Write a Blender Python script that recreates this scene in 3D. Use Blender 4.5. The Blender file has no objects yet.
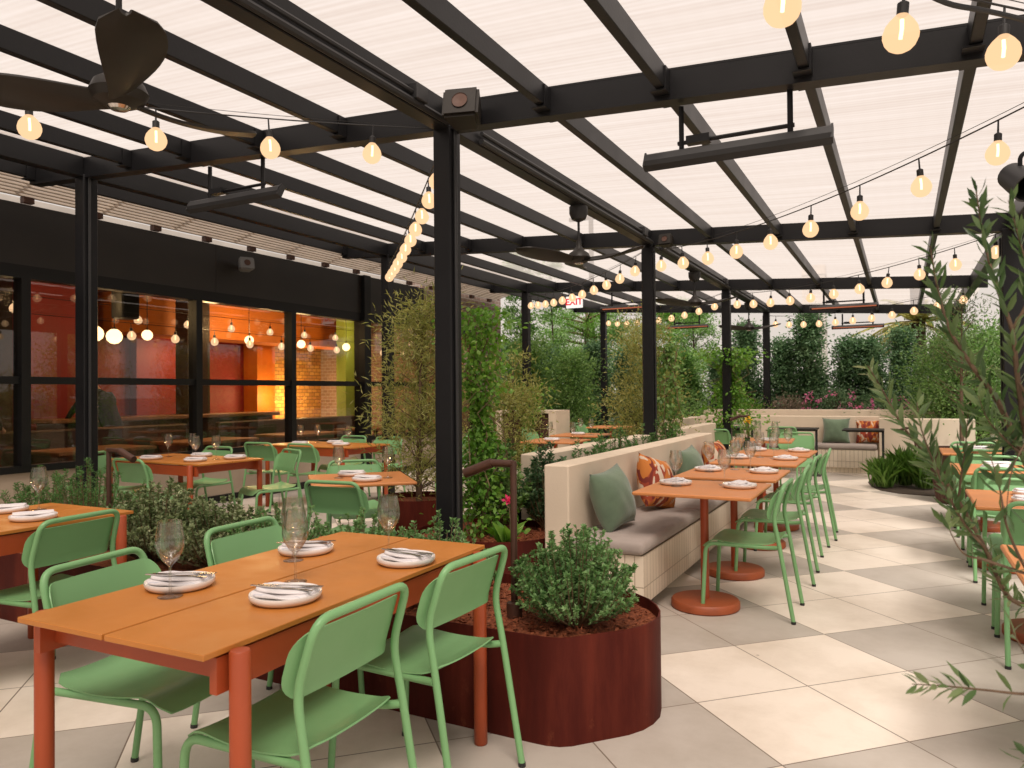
import bpy, bmesh, math, random
import numpy as np
from mathutils import Vector, Matrix
random.seed(7); RNG = np.random.default_rng(11)
PI = math.pi; R = math.radians
scene = bpy.context.scene; C = scene.collection

# ------------------------------------------------------------------ materials
def nt(name):
    m = bpy.data.materials.new(name); m.use_nodes = True
    t = m.node_tree; t.nodes.clear()
    o = t.nodes.new('ShaderNodeOutputMaterial')
    return m, t, o
def N(t, kind, **kw):
    n = t.nodes.new(kind)
    for k, v in kw.items():
        if k in n.inputs.keys() if hasattr(n.inputs, 'keys') else False: n.inputs[k].default_value = v
        else: setattr(n, k, v)
    return n
def rgb(c): return (c[0], c[1], c[2], 1.0)
def ramp(t, stops, interp='LINEAR'):
    r = t.nodes.new('ShaderNodeValToRGB'); e = r.color_ramp; e.interpolation = interp
    while len(e.elements) > 1: e.elements.remove(e.elements[-1])
    e.elements[0].position = stops[0][0]; e.elements[0].color = rgb(stops[0][1])
    for p, c in stops[1:]:
        x = e.elements.new(p); x.color = rgb(c)
    return r
def mat(name, col, rough=.5, metal=0., var=.0, vs=6., bump=0., bs=40., spec=.5, stretch=None, col2=None, sheen=0., det=5.):
    m, t, o = nt(name); L = t.links.new
    p = N(t, 'ShaderNodeBsdfPrincipled'); p.inputs['Roughness'].default_value = rough; p.inputs['Metallic'].default_value = metal
    p.inputs['Specular IOR Level'].default_value = spec; p.inputs['Base Color'].default_value = rgb(col)
    if sheen: p.inputs['Sheen Weight'].default_value = sheen
    L(p.outputs[0], o.inputs[0])
    if var or bump or col2:
        tc = N(t, 'ShaderNodeTexCoord'); src = tc.outputs['Object']
        if stretch:
            mp = N(t, 'ShaderNodeMapping'); mp.inputs['Scale'].default_value = stretch; L(src, mp.inputs[0]); src = mp.outputs[0]
        if var or col2:
            n = N(t, 'ShaderNodeTexNoise'); n.inputs['Scale'].default_value = vs; n.inputs['Detail'].default_value = det; L(src, n.inputs['Vector'])
            if col2: a, b = col, col2
            else:
                a = [c*(1-var) for c in col]; b = [min(1, c*(1+var)) for c in col]
            r = ramp(t, [(.32, a), (.68, b)]); L(n.outputs['Fac'], r.inputs[0]); L(r.outputs[0], p.inputs['Base Color'])
            mr = N(t, 'ShaderNodeMapRange'); mr.inputs['To Min'].default_value = max(0, rough-.08); mr.inputs['To Max'].default_value = min(1, rough+.1)
            L(n.outputs['Fac'], mr.inputs[0]); L(mr.outputs[0], p.inputs['Roughness'])
        if bump:
            n2 = N(t, 'ShaderNodeTexNoise'); n2.inputs['Scale'].default_value = bs; n2.inputs['Detail'].default_value = 6; L(src, n2.inputs['Vector'])
            b = N(t, 'ShaderNodeBump'); b.inputs['Strength'].default_value = bump; b.inputs['Distance'].default_value = .01
            L(n2.outputs['Fac'], b.inputs['Height']); L(b.outputs[0], p.inputs['Normal'])
    return m
def emit(name, col, s):
    m, t, o = nt(name); e = N(t, 'ShaderNodeEmission'); e.inputs[0].default_value = rgb(col); e.inputs[1].default_value = s
    t.links.new(e.outputs[0], o.inputs[0]); return m
def leafmat(name, cols, tr=.3, rough=.45):
    m, t, o = nt(name); L = t.links.new
    g = N(t, 'ShaderNodeNewGeometry'); k = len(cols)
    r = ramp(t, [(i/(k-1), c) for i, c in enumerate(cols)]); 
    tc = N(t, 'ShaderNodeTexCoord'); n = N(t, 'ShaderNodeTexNoise'); n.inputs['Scale'].default_value = 2.6; n.inputs['Detail'].default_value = 2
    L(tc.outputs['Object'], n.inputs['Vector'])
    mx = N(t, 'ShaderNodeMath', operation='MULTIPLY_ADD'); mx.inputs[1].default_value = .55
    mr = N(t, 'ShaderNodeMapRange'); mr.inputs['From Min'].default_value = .3; mr.inputs['From Max'].default_value = .7; mr.inputs['To Max'].default_value = .5
    L(n.outputs['Fac'], mr.inputs[0]); L(g.outputs['Random Per Island'], mx.inputs[0]); L(mr.outputs[0], mx.inputs[2])
    L(mx.outputs[0], r.inputs[0])
    p = N(t, 'ShaderNodeBsdfPrincipled'); p.inputs['Roughness'].default_value = rough; p.inputs['Specular IOR Level'].default_value = .35
    L(r.outputs[0], p.inputs['Base Color'])
    tl = N(t, 'ShaderNodeBsdfTranslucent'); 
    hs = N(t, 'ShaderNodeHueSaturation'); hs.inputs['Value'].default_value = 1.5; hs.inputs['Saturation'].default_value = 1.1; L(r.outputs[0], hs.inputs['Color'])
    L(hs.outputs[0], tl.inputs[0])
    ms = N(t, 'ShaderNodeMixShader'); ms.inputs[0].default_value = tr; L(p.outputs[0], ms.inputs[1]); L(tl.outputs[0], ms.inputs[2]); L(ms.outputs[0], o.inputs[0])
    return m
def glassmat(name, tint=(1, 1, 1), refl=1.0, rough=0., base=.04, power=4., edge=None):
    m, t, o = nt(name); L = t.links.new
    tr = N(t, 'ShaderNodeBsdfTransparent'); tr.inputs[0].default_value = rgb(tint)
    g = N(t, 'ShaderNodeBsdfGlossy'); g.inputs['Roughness'].default_value = rough
    lw = N(t, 'ShaderNodeLayerWeight'); lw.inputs[0].default_value = .5
    pw = N(t, 'ShaderNodeMath', operation='POWER'); pw.inputs[1].default_value = power; L(lw.outputs['Facing'], pw.inputs[0])
    ma = N(t, 'ShaderNodeMath', operation='MULTIPLY_ADD'); ma.inputs[1].default_value = .8*refl; ma.inputs[2].default_value = base; L(pw.outputs[0], ma.inputs[0])
    if edge:
        ec = ramp(t, [(.0, tint), (.55, tint), (1, edge)]); L(lw.outputs['Facing'], ec.inputs[0]); L(ec.outputs[0], tr.inputs[0])
    ms = N(t, 'ShaderNodeMixShader'); L(ma.outputs[0], ms.inputs[0]); L(tr.outputs[0], ms.inputs[1]); L(g.outputs[0], ms.inputs[2]); L(ms.outputs[0], o.inputs[0])
    return m

M = {}
M['black'] = mat('dark_painted_steel', (.0085, .0085, .0095), .40, 0, .15, 3., .05, 60, .25)
M['blackm'] = mat('black_plastic', (.016, .016, .017), .5)
M['fascia'] = mat('dark_bronze_panel', (.017, .014, .012), .42, .0, .25, 1.2, .03, 8)
M['frame'] = mat('black_window_frame', (.008, .008, .008), .4, spec=.3)
M['top'] = mat('orange_powder_coat', (.50, .172, .029), .40, 0, .06, 2.2, .10, 420, .4)
M['leg'] = mat('orange_powder_coat_shaded', (.36, .062, .016), .45, 0, .08, 6., .08, 400, .5)  # legs and aprons: the tops' orange paint with shade put into the colour
M['disc'] = mat('rust_orange_cast_iron', (.29, .066, .020), .5, 0, .15, 8., .1, 200, .5)
M['topw'] = mat('pale_orange_table_top', (.56, .215, .068), .45, 0, .06, 7., .08, 300, .5)
M['green'] = mat('green_powder_coat', (.160, .365, .142), .38, 0, .06, 4., .06, 500, .4)
M['cream'] = mat('cream_plaster', (.64, .535, .415), .85, 0, .07, 2.2, .12, 90, .3)
M['corten'] = mat('corten_steel', (.042, .0062, .0038), .62, .0, .0, 2.6, .12, 120, .08, (1, 1, .3), (.115, .0185, .0085), det=12)
M['mulch'] = mat('red_bark_mulch', (.10, .028, .014), .9, 0, 0, 60., .8, 90, .2, None, (.32, .10, .045))
M['bronze'] = mat('brown_bronze', (.075, .034, .022), .45, .3, .2, 10.)
M['cushion'] = mat('grey_taupe_canvas', (.34, .29, .26), .95, 0, .07, 9., .25, 500, .1, sheen=.15)
M['pillowg'] = mat('sage_velvet', (.115, .165, .105), .85, 0, .18, 7., .2, 300, .2, sheen=.4)
M['white'] = mat('white_ceramic', (.78, .74, .70), .22)
M['napkin_'] = mat('linen_napkin', (.70, .66, .66), .95, 0, .08, 12., .25, 500, .1)
def napmat():
    m, t, o = nt('striped_linen'); L = t.links.new; tc = N(t, 'ShaderNodeTexCoord'); s_ = N(t, 'ShaderNodeSeparateXYZ'); L(tc.outputs['Object'], s_.inputs[0])
    n = N(t, 'ShaderNodeTexNoise'); n.inputs['Scale'].default_value = 30; L(tc.outputs['Object'], n.inputs['Vector'])
    a = N(t, 'ShaderNodeMath', operation='MULTIPLY_ADD'); a.inputs[1].default_value = .012; L(n.outputs['Fac'], a.inputs[0]); L(s_.outputs[1], a.inputs[2])
    d = N(t, 'ShaderNodeMath', operation='PINGPONG'); d.inputs[1].default_value = .022; L(a.outputs[0], d.inputs[0])
    l = N(t, 'ShaderNodeMath', operation='LESS_THAN'); l.inputs[1].default_value = .0014; L(d.outputs[0], l.inputs[0])
    mc = N(t, 'ShaderNodeMix', data_type='RGBA'); L(l.outputs[0], mc.inputs['Factor']); mc.inputs['A'].default_value = rgb((.70, .66, .66)); mc.inputs['B'].default_value = rgb((.55, .54, .58))
    p = N(t, 'ShaderNodeBsdfPrincipled'); p.inputs['Roughness'].default_value = .95; L(mc.outputs['Result'], p.inputs['Base Color']); L(p.outputs[0], o.inputs[0]); return m
M['napkin'] = napmat()
M['steel'] = mat('polished_steel', (.62, .6, .58), .18, 1.0)
M['glass'] = glassmat('clear_glass', (.985, .985, .975), .7, .02, .035, 2.2, (.80, .80, .76))
def wineglassmat():
    m = M['glass'].copy(); m.name = 'wine_glass_crystal'; t = m.node_tree; L = t.links.new; o = [n for n in t.nodes if n.type == 'OUTPUT_MATERIAL'][0]; src = o.inputs[0].links[0].from_socket
    g = N(t, 'ShaderNodeBsdfGlass'); g.inputs['IOR'].default_value = 1.42; g.inputs['Roughness'].default_value = 0; ms = N(t, 'ShaderNodeMixShader'); ms.inputs[0].default_value = .2
    L(src, ms.inputs[1]); L(g.outputs[0], ms.inputs[2]); L(ms.outputs[0], o.inputs[0]); return m
M['wineglass'] = wineglassmat()
M['pane'] = glassmat('window_glass', (.95, .94, .92), .9, .0, .055)
M['bark'] = mat('grey_brown_bark', (.13, .085, .055), .9, 0, .3, 20., .5, 40, .2)
M['barkd'] = mat('dark_bark', (.06, .04, .027), .9, 0, .3, 20., .5, 40, .2)
M['stem'] = mat('green_brown_twig', (.17, .115, .06), .8, 0, .25, 25.)
M['soil'] = mat('dark_soil', (.05, .033, .022), .95, 0, .3, 12., .5, 30)
M['ground'] = mat('asphalt_ground', (.10, .095, .085), .9, 0, .2, 2., .3, 40)
M['conc'] = mat('pale_concrete', (.55, .50, .45), .85, 0, .1, 2.)
M['grey'] = mat('grey_plastic', (.17, .17, .17), .5)
M['red'] = mat('red_paint', (.27, .015, .011), .55, 0, .08, 3.)
M['orangew'] = mat('orange_paint', (.62, .17, .012), .55, 0, .08, 3.)
M['greenw'] = mat('lime_paint', (.28, .40, .06), .55, 0, .05, 3.)
M['wood'] = mat('warm_oak', (.30, .13, .045), .5, 0, .25, 6., .05, 60, .5, (1, 8, 8))
M['woodd'] = mat('dark_walnut', (.055, .026, .014), .5, 0, .3, 6., .05, 60, .5, (1, 8, 8))
M['intf'] = mat('interior_floor', (.10, .055, .035), .45, 0, .2, 3.)
M['intc'] = mat('interior_ceiling', (.20, .085, .045), .8)
M['dkblue'] = mat('dark_cloth', (.012, .012, .016), .9)
M['skin'] = mat('skin', (.42, .22, .15), .5)
M['hair'] = mat('dark_hair', (.015, .01, .008), .6)
M['redq'] = emit('heater_element', (.55, .16, .08), .55)
M['cord'] = mat('black_rubber', (.01, .01, .011), .6)
M['beige'] = mat('beige_slats', (.50, .42, .35), .7, 0, .08, 4.)
M['plum'] = mat('brown_slats', (.075, .035, .025), .7, 0, .3, 14., .3, 30, .3, (10, 10, 1))
M['exitw'] = emit('exit_sign_white', (1, .93, .85), .75)
M['exitr'] = emit('exit_sign_red', (.75, .02, .03), .8)
M['blueglass'] = glassmat('blue_glass', (.15, .45, .5), 1., .02, .06)
M['yflower'] = leafmat('yellow_petals', [(.75, .45, .02), (.8, .55, .04)], .3)
M['pflower'] = leafmat('pink_petals', [(.55, .06, .16), (.62, .22, .36), (.40, .05, .2)], .3)
M['hotpink'] = leafmat('magenta_petals', [(.75, .04, .16), (.8, .1, .22)], .3)
M['l_shrub'] = leafmat('pittosporum_leaves', [(.045, .115, .032), (.11, .225, .072), (.19, .33, .12), (.29, .41, .20)], .28)
M['l_dark'] = leafmat('dark_evergreen_leaves', [(.030, .066, .030), (.068, .135, .060), (.125, .205, .095), (.21, .30, .16)], .35)
M['l_mid'] = leafmat('mid_green_leaves', [(.045, .10, .025), (.095, .19, .048), (.17, .29, .08), (.26, .38, .14)], .38)
M['l_bright'] = leafmat('bright_green_leaves', [(.05, .13, .015), (.10, .24, .03), (.17, .33, .05), (.25, .40, .09)], .35)
M['l_bamboo'] = leafmat('yellow_green_blades', [(.10, .13, .038), (.22, .25, .07), (.37, .36, .12), (.48, .50, .23)], .42)
M['l_pale'] = leafmat('variegated_leaves', [(.06, .10, .035), (.13, .18, .07), (.24, .29, .14), (.42, .43, .26)], .2)
M['l_rose'] = leafmat('rosemary_leaves', [(.045, .11, .03), (.10, .22, .06), (.19, .33, .11)], .3)
M['l_olive'] = leafmat('olive_leaves', [(.028, .06, .022), (.068, .12, .042), (.13, .19, .075), (.26, .30, .15)], .34, .38)
M['l_grass'] = leafmat('grass_blades', [(.08, .18, .03), (.17, .33, .06), (.30, .46, .12)], .35)
M['l_palm'] = leafmat('palm_fronds', [(.20, .22, .05), (.35, .33, .10), (.45, .40, .16)], .35)
M['l_pinkgrey'] = leafmat('pinkish_leaves', [(.10, .085, .05), (.20, .15, .11), (.30, .22, .18)], .3)

def brickmat():
    m, t, o = nt('lit_yellow_brick'); L = t.links.new
    tc = N(t, 'ShaderNodeTexCoord'); sx = N(t, 'ShaderNodeSeparateXYZ'); mp = N(t, 'ShaderNodeCombineXYZ'); ad = N(t, 'ShaderNodeMath', operation='ADD')
    b = N(t, 'ShaderNodeTexBrick'); b.inputs['Scale'].default_value = 3.; b.inputs['Color1'].default_value = rgb((.62, .34, .07)); b.inputs['Color2'].default_value = rgb((.40, .18, .04)); b.inputs['Mortar'].default_value = rgb((.16, .075, .025))
    b.inputs['Mortar Size'].default_value = .02
    L(tc.outputs['Object'], sx.inputs[0]); L(sx.outputs[0], ad.inputs[0]); L(sx.outputs[1], ad.inputs[1]); L(ad.outputs[0], mp.inputs[0]); L(sx.outputs[2], mp.inputs[1]); L(mp.outputs[0], b.inputs['Vector'])
    p = N(t, 'ShaderNodeBsdfPrincipled'); p.inputs['Roughness'].default_value = .8; L(b.outputs['Color'], p.inputs['Base Color']); L(p.outputs[0], o.inputs[0]); return m
M['brick'] = brickmat()
def extbrick():
    m, t, o = nt('brown_brick'); L = t.links.new
    tc = N(t, 'ShaderNodeTexCoord'); sx = N(t, 'ShaderNodeSeparateXYZ'); mp = N(t, 'ShaderNodeCombineXYZ'); ad = N(t, 'ShaderNodeMath', operation='ADD')
    b = N(t, 'ShaderNodeTexBrick'); b.inputs['Scale'].default_value = 3.2; b.inputs['Color1'].default_value = rgb((.20, .13, .10)); b.inputs['Color2'].default_value = rgb((.27, .19, .15)); b.inputs['Mortar'].default_value = rgb((.35, .31, .28))
    L(tc.outputs['Object'], sx.inputs[0]); L(sx.outputs[0], ad.inputs[0]); L(sx.outputs[1], ad.inputs[1]); L(ad.outputs[0], mp.inputs[0]); L(sx.outputs[2], mp.inputs[1]); L(mp.outputs[0], b.inputs['Vector'])
    p = N(t, 'ShaderNodeBsdfPrincipled'); p.inputs['Roughness'].default_value = .85; L(b.outputs['Color'], p.inputs['Base Color']); L(p.outputs[0], o.inputs[0]); return m
M['extbrick'] = extbrick()

def tilefront():
    m, t, o = nt('cream_stacked_tiles'); L = t.links.new
    tc = N(t, 'ShaderNodeTexCoord'); s = N(t, 'ShaderNodeSeparateXYZ'); L(tc.outputs['Object'], s.inputs[0])
    a = N(t, 'ShaderNodeMath', operation='ADD'); L(s.outputs[0], a.inputs[0]); L(s.outputs[1], a.inputs[1])
    def grout(src, w, g):
        d = N(t, 'ShaderNodeMath', operation='DIVIDE'); d.inputs[1].default_value = w; L(src, d.inputs[0])
        f = N(t, 'ShaderNodeMath', operation='FRACT'); L(d.outputs[0], f.inputs[0])
        l = N(t, 'ShaderNodeMath', operation='LESS_THAN'); l.inputs[1].default_value = g/w; L(f.outputs[0], l.inputs[0])
        fl = N(t, 'ShaderNodeMath', operation='FLOOR'); L(d.outputs[0], fl.inputs[0]); return l, fl
    g1, f1 = grout(a.outputs[0], .062, .0065); g2, f2 = grout(s.outputs[2], .19, .006)
    mx = N(t, 'ShaderNodeMath', operation='MAXIMUM'); L(g1.outputs[0], mx.inputs[0]); L(g2.outputs[0], mx.inputs[1])
    cb = N(t, 'ShaderNodeCombineXYZ'); L(f1.outputs[0], cb.inputs[0]); L(f2.outputs[0], cb.inputs[1])
    wn = N(t, 'ShaderNodeTexWhiteNoise'); L(cb.outputs[0], wn.inputs['Vector'])
    r = ramp(t, [(0, (.66, .565, .44)), (1, (.74, .645, .515))]); L(wn.outputs['Value'], r.inputs[0])
    mc = N(t, 'ShaderNodeMix', data_type='RGBA'); L(mx.outputs[0], mc.inputs['Factor']); L(r.outputs[0], mc.inputs['A']); mc.inputs['B'].default_value = rgb((.40, .325, .24))
    p = N(t, 'ShaderNodeBsdfPrincipled'); p.inputs['Roughness'].default_value = .35; L(mc.outputs['Result'], p.inputs['Base Color'])
    b = N(t, 'ShaderNodeBump'); b.invert = True; b.inputs['Strength'].default_value = .6; b.inputs['Distance'].default_value = .004; L(mx.outputs[0], b.inputs['Height']); L(b.outputs[0], p.inputs['Normal'])
    L(p.outputs[0], o.inputs[0]); return m
M['tile'] = tilefront()

def floormat():
    m, t, o = nt('porcelain_floor_tiles'); L = t.links.new
    tc = N(t, 'ShaderNodeTexCoord'); mp = N(t, 'ShaderNodeMapping', vector_type='TEXTURE')
    mp.inputs['Location'].default_value = (-.405, 4.53, 0); mp.inputs['Rotation'].default_value = (0, 0, R(45)); mp.inputs['Scale'].default_value = (.583, .583, 1)
    L(tc.outputs['Object'], mp.inputs[0]); s = N(t, 'ShaderNodeSeparateXYZ'); L(mp.outputs[0], s.inputs[0])
    def math2(op, a, b=None, v=None):
        n = N(t, 'ShaderNodeMath', operation=op); L(a, n.inputs[0])
        if b is not None: L(b, n.inputs[1])
        if v is not None: n.inputs[1].default_value = v
        return n.outputs[0]
    fx = math2('FLOOR', math2('MULTIPLY', s.outputs[0], v=.5)); fy = math2('FLOOR', math2('MULTIPLY', s.outputs[1], v=.5))
    par = math2('FLOORED_MODULO', math2('ADD', fx, fy), v=2.0)   # y axis points up-left: parity offset handled below
    gx = math2('FRACT', s.outputs[0]); gy = math2('FRACT', s.outputs[1])
    def edge(g): return math2('MINIMUM', g, math2('SUBTRACT', N1.outputs[0], g))
    N1 = N(t, 'ShaderNodeValue'); N1.outputs[0].default_value = 1.0
    e = math2('MINIMUM', edge(gx), edge(gy)); gr = math2('LESS_THAN', e, v=.0052)
    cb = N(t, 'ShaderNodeCombineXYZ'); L(math2('FLOOR', s.outputs[0]), cb.inputs[0]); L(math2('FLOOR', s.outputs[1]), cb.inputs[1])
    wn = N(t, 'ShaderNodeTexWhiteNoise'); L(cb.outputs[0], wn.inputs['Vector'])
    rw = ramp(t, [(0, (.74, .655, .56)), (1, (.82, .74, .645))]); rg = ramp(t, [(0, (.445, .40, .35)), (1, (.51, .46, .405))])
    n = N(t, 'ShaderNodeTexNoise'); n.inputs['Scale'].default_value = 3.5; n.inputs['Detail'].default_value = 7; n.inputs['Roughness'].default_value = .65; L(tc.outputs['Object'], n.inputs['Vector'])
    k = N(t, 'ShaderNodeMath', operation='MULTIPLY_ADD'); L(wn.outputs['Value'], k.inputs[0]); k.inputs[1].default_value = .5; 
    nn = math2('MULTIPLY', n.outputs['Fac'], v=.5); L(nn, k.inputs[2])
    L(k.outputs[0], rw.inputs[0]); L(k.outputs[0], rg.inputs[0])
    mc = N(t, 'ShaderNodeMix', data_type='RGBA'); L(par, mc.inputs['Factor']); L(rw.outputs[0], mc.inputs['A']); L(rg.outputs[0], mc.inputs['B'])
    # fine stains
    n2 = N(t, 'ShaderNodeTexNoise'); n2.inputs['Scale'].default_value = 1.1; n2.inputs['Detail'].default_value = 9; n2.inputs['Roughness'].default_value = .7; L(tc.outputs['Object'], n2.inputs['Vector'])
    r2 = ramp(t, [(.32, (.80, .775, .74)), (.56, (1, 1, 1))]); L(n2.outputs['Fac'], r2.inputs[0])
    mm = N(t, 'ShaderNodeMix', data_type='RGBA', blend_type='MULTIPLY'); mm.inputs['Factor'].default_value = 1; L(mc.outputs['Result'], mm.inputs['A']); L(r2.outputs[0], mm.inputs['B'])
    # small dark specks of dirt
    vo = N(t, 'ShaderNodeTexVoronoi'); vo.inputs['Scale'].default_value = 2.3; L(tc.outputs['Object'], vo.inputs['Vector'])
    sp = math2('LESS_THAN', vo.outputs['Distance'], v=.018)
    mg = N(t, 'ShaderNodeMix', data_type='RGBA'); L(math2('MAXIMUM', gr, math2('MULTIPLY', sp, v=.6)), mg.inputs['Factor']); L(mm.outputs['Result'], mg.inputs['A']); mg.inputs['B'].default_value = rgb((.20, .155, .12))
    p = N(t, 'ShaderNodeBsdfPrincipled'); p.inputs['Roughness'].default_value = .5; p.inputs['Specular IOR Level'].default_value = .4; L(mg.outputs['Result'], p.inputs['Base Color'])
    b = N(t, 'ShaderNodeBump'); b.invert = True; b.inputs['Strength'].default_value = .5; b.inputs['Distance'].default_value = .003; L(gr, b.inputs['Height']); L(b.outputs[0], p.inputs['Normal'])
    L(p.outputs[0], o.inputs[0]); return m
M['floor'] = floormat()

def roofmat():
    m, t, o = nt('translucent_polycarbonate'); L = t.links.new
    tc = N(t, 'ShaderNodeTexCoord'); mp = N(t, 'ShaderNodeMapping'); mp.inputs['Scale'].default_value = (.35, 9., 1); L(tc.outputs['Object'], mp.inputs[0])
    n = N(t, 'ShaderNodeTexNoise'); n.inputs['Scale'].default_value = 2.2; n.inputs['Detail'].default_value = 5; L(mp.outputs[0], n.inputs['Vector'])
    s = N(t, 'ShaderNodeSeparateXYZ'); L(tc.outputs['Object'], s.inputs[0])
    w = N(t, 'ShaderNodeMath', operation='MULTIPLY'); w.inputs[1].default_value = 2*PI/.04; L(s.outputs[1], w.inputs[0])
    sn = N(t, 'ShaderNodeMath', operation='SINE'); L(w.outputs[0], sn.inputs[0])
    w2 = N(t, 'ShaderNodeMath', operation='MULTIPLY'); w2.inputs[1].default_value = 2*PI/.1; L(s.outputs[0], w2.inputs[0])
    sn2 = N(t, 'ShaderNodeMath', operation='SINE'); L(w2.outputs[0], sn2.inputs[0])
    a = N(t, 'ShaderNodeMath', operation='MULTIPLY_ADD'); L(sn.outputs[0], a.inputs[0]); a.inputs[1].default_value = .07; L(n.outputs['Fac'], a.inputs[2])
    a2 = N(t, 'ShaderNodeMath', operation='MULTIPLY_ADD'); L(sn2.outputs[0], a2.inputs[0]); a2.inputs[1].default_value = .012; L(a.outputs[0], a2.inputs[2])
    r = ramp(t, [(.28, (.69, .635, .60)), (.50, (.745, .70, .67)), (.74, (.80, .765, .745))]); L(a2.outputs[0], r.inputs[0])
    tl = N(t, 'ShaderNodeBsdfTranslucent'); L(r.outputs[0], tl.inputs[0])
    df = N(t, 'ShaderNodeBsdfDiffuse'); df.inputs[0].default_value = rgb((.55, .50, .46))
    m1 = N(t, 'ShaderNodeMixShader'); m1.inputs[0].default_value = .12; L(tl.outputs[0], m1.inputs[1]); L(df.outputs[0], m1.inputs[2])
    tr = N(t, 'ShaderNodeBsdfTransparent'); L(r.outputs[0], tr.inputs[0])
    m2 = N(t, 'ShaderNodeMixShader'); m2.inputs[0].default_value = .66; L(m1.outputs[0], m2.inputs[1]); L(tr.outputs[0], m2.inputs[2])
    L(m2.outputs[0], o.inputs[0]); return m
M['roof'] = roofmat()
def cortenmat():
    m, t, o = nt('weathered_corten'); L = t.links.new; tc = N(t, 'ShaderNodeTexCoord')
    def noise(sc, scale, det, rough=.6):
        mp = N(t, 'ShaderNodeMapping'); mp.inputs['Scale'].default_value = scale; L(tc.outputs['Object'], mp.inputs[0])
        n = N(t, 'ShaderNodeTexNoise'); n.inputs['Scale'].default_value = sc; n.inputs['Detail'].default_value = det; n.inputs['Roughness'].default_value = rough; L(mp.outputs[0], n.inputs['Vector']); return n
    n1 = noise(4.5, (1, 1, .16), 10, .65); r1 = ramp(t, [(.30, (.034, .0055, .0042)), (.50, (.066, .0098, .0062)), (.70, (.125, .022, .012))]); L(n1.outputs['Fac'], r1.inputs[0])
    n2 = noise(9, (1, 1, .7), 8, .7); r2 = ramp(t, [(.60, (0, 0, 0)), (.72, (1, 1, 1))]); L(n2.outputs['Fac'], r2.inputs[0])
    s = N(t, 'ShaderNodeSeparateXYZ'); L(tc.outputs['Object'], s.inputs[0])
    mr = N(t, 'ShaderNodeMapRange'); mr.inputs['From Min'].default_value = .0; mr.inputs['From Max'].default_value = .24; mr.inputs['To Min'].default_value = .55; mr.inputs['To Max'].default_value = .10; L(s.outputs[2], mr.inputs[0])
    mu = N(t, 'ShaderNodeMath', operation='MULTIPLY'); L(r2.outputs[0], mu.inputs[0]); L(mr.outputs[0], mu.inputs[1])
    mc = N(t, 'ShaderNodeMix', data_type='RGBA'); L(mu.outputs[0], mc.inputs['Factor']); L(r1.outputs[0], mc.inputs['A']); mc.inputs['B'].default_value = rgb((.24, .075, .035))
    p = N(t, 'ShaderNodeBsdfPrincipled'); p.inputs['Roughness'].default_value = .62; p.inputs['Specular IOR Level'].default_value = .12; L(mc.outputs['Result'], p.inputs['Base Color'])
    b = N(t, 'ShaderNodeBump'); b.inputs['Strength'].default_value = .12; b.inputs['Distance'].default_value = .01; L(n2.outputs['Fac'], b.inputs['Height']); L(b.outputs[0], p.inputs['Normal'])
    L(p.outputs[0], o.inputs[0]); return m
M['corten'] = cortenmat()
# painted metal with faint scuffs where it gets handled
def paint(name, col, scuff, rough, amt=.5):
    m, t, o = nt(name); L = t.links.new; tc = N(t, 'ShaderNodeTexCoord')
    n = N(t, 'ShaderNodeTexNoise'); n.inputs['Scale'].default_value = 2.2; n.inputs['Detail'].default_value = 6; L(tc.outputs['Object'], n.inputs['Vector'])
    r = ramp(t, [(.3, [c*.93 for c in col]), (.7, [min(1, c*1.06) for c in col])]); L(n.outputs['Fac'], r.inputs[0])
    mp = N(t, 'ShaderNodeMapping'); mp.inputs['Scale'].default_value = (60, 3, 20); mp.inputs['Rotation'].default_value = (0, 0, R(35)); L(tc.outputs['Object'], mp.inputs[0])
    n2 = N(t, 'ShaderNodeTexNoise'); n2.inputs['Scale'].default_value = 1.5; n2.inputs['Detail'].default_value = 4; L(mp.outputs[0], n2.inputs['Vector'])
    n3 = N(t, 'ShaderNodeTexNoise'); n3.inputs['Scale'].default_value = 5; n3.inputs['Detail'].default_value = 3; L(tc.outputs['Object'], n3.inputs['Vector'])
    r2 = ramp(t, [(.66, (0, 0, 0)), (.74, (1, 1, 1))]); L(n2.outputs['Fac'], r2.inputs[0]); r3 = ramp(t, [(.52, (0, 0, 0)), (.66, (amt, amt, amt))]); L(n3.outputs['Fac'], r3.inputs[0])
    mu = N(t, 'ShaderNodeMath', operation='MULTIPLY'); L(r2.outputs[0], mu.inputs[0]); L(r3.outputs[0], mu.inputs[1])
    mc = N(t, 'ShaderNodeMix', data_type='RGBA'); L(mu.outputs[0], mc.inputs['Factor']); L(r.outputs[0], mc.inputs['A']); mc.inputs['B'].default_value = rgb(scuff)
    p = N(t, 'ShaderNodeBsdfPrincipled'); p.inputs['Specular IOR Level'].default_value = .4; L(mc.outputs['Result'], p.inputs['Base Color'])
    mr = N(t, 'ShaderNodeMapRange'); mr.inputs['From Min'].default_value = .35; mr.inputs['From Max'].default_value = .65; mr.inputs['To Min'].default_value = rough-.09; mr.inputs['To Max'].default_value = rough+.13; L(n3.outputs['Fac'], mr.inputs[0]); L(mr.outputs[0], p.inputs['Roughness'])
    n4 = N(t, 'ShaderNodeTexNoise'); n4.inputs['Scale'].default_value = 450; L(tc.outputs['Object'], n4.inputs['Vector']); b = N(t, 'ShaderNodeBump'); b.inputs['Strength'].default_value = .08; b.inputs['Distance'].default_value = .004; L(n4.outputs['Fac'], b.inputs['Height']); L(b.outputs[0], p.inputs['Normal'])
    L(p.outputs[0], o.inputs[0]); return m
M['top'] = paint('orange_powder_coat', (.49, .182, .034), (.62, .30, .10), .40, .35)
M['green'] = paint('green_powder_coat', (.185, .385, .165), (.32, .47, .29), .38, .45)

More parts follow.
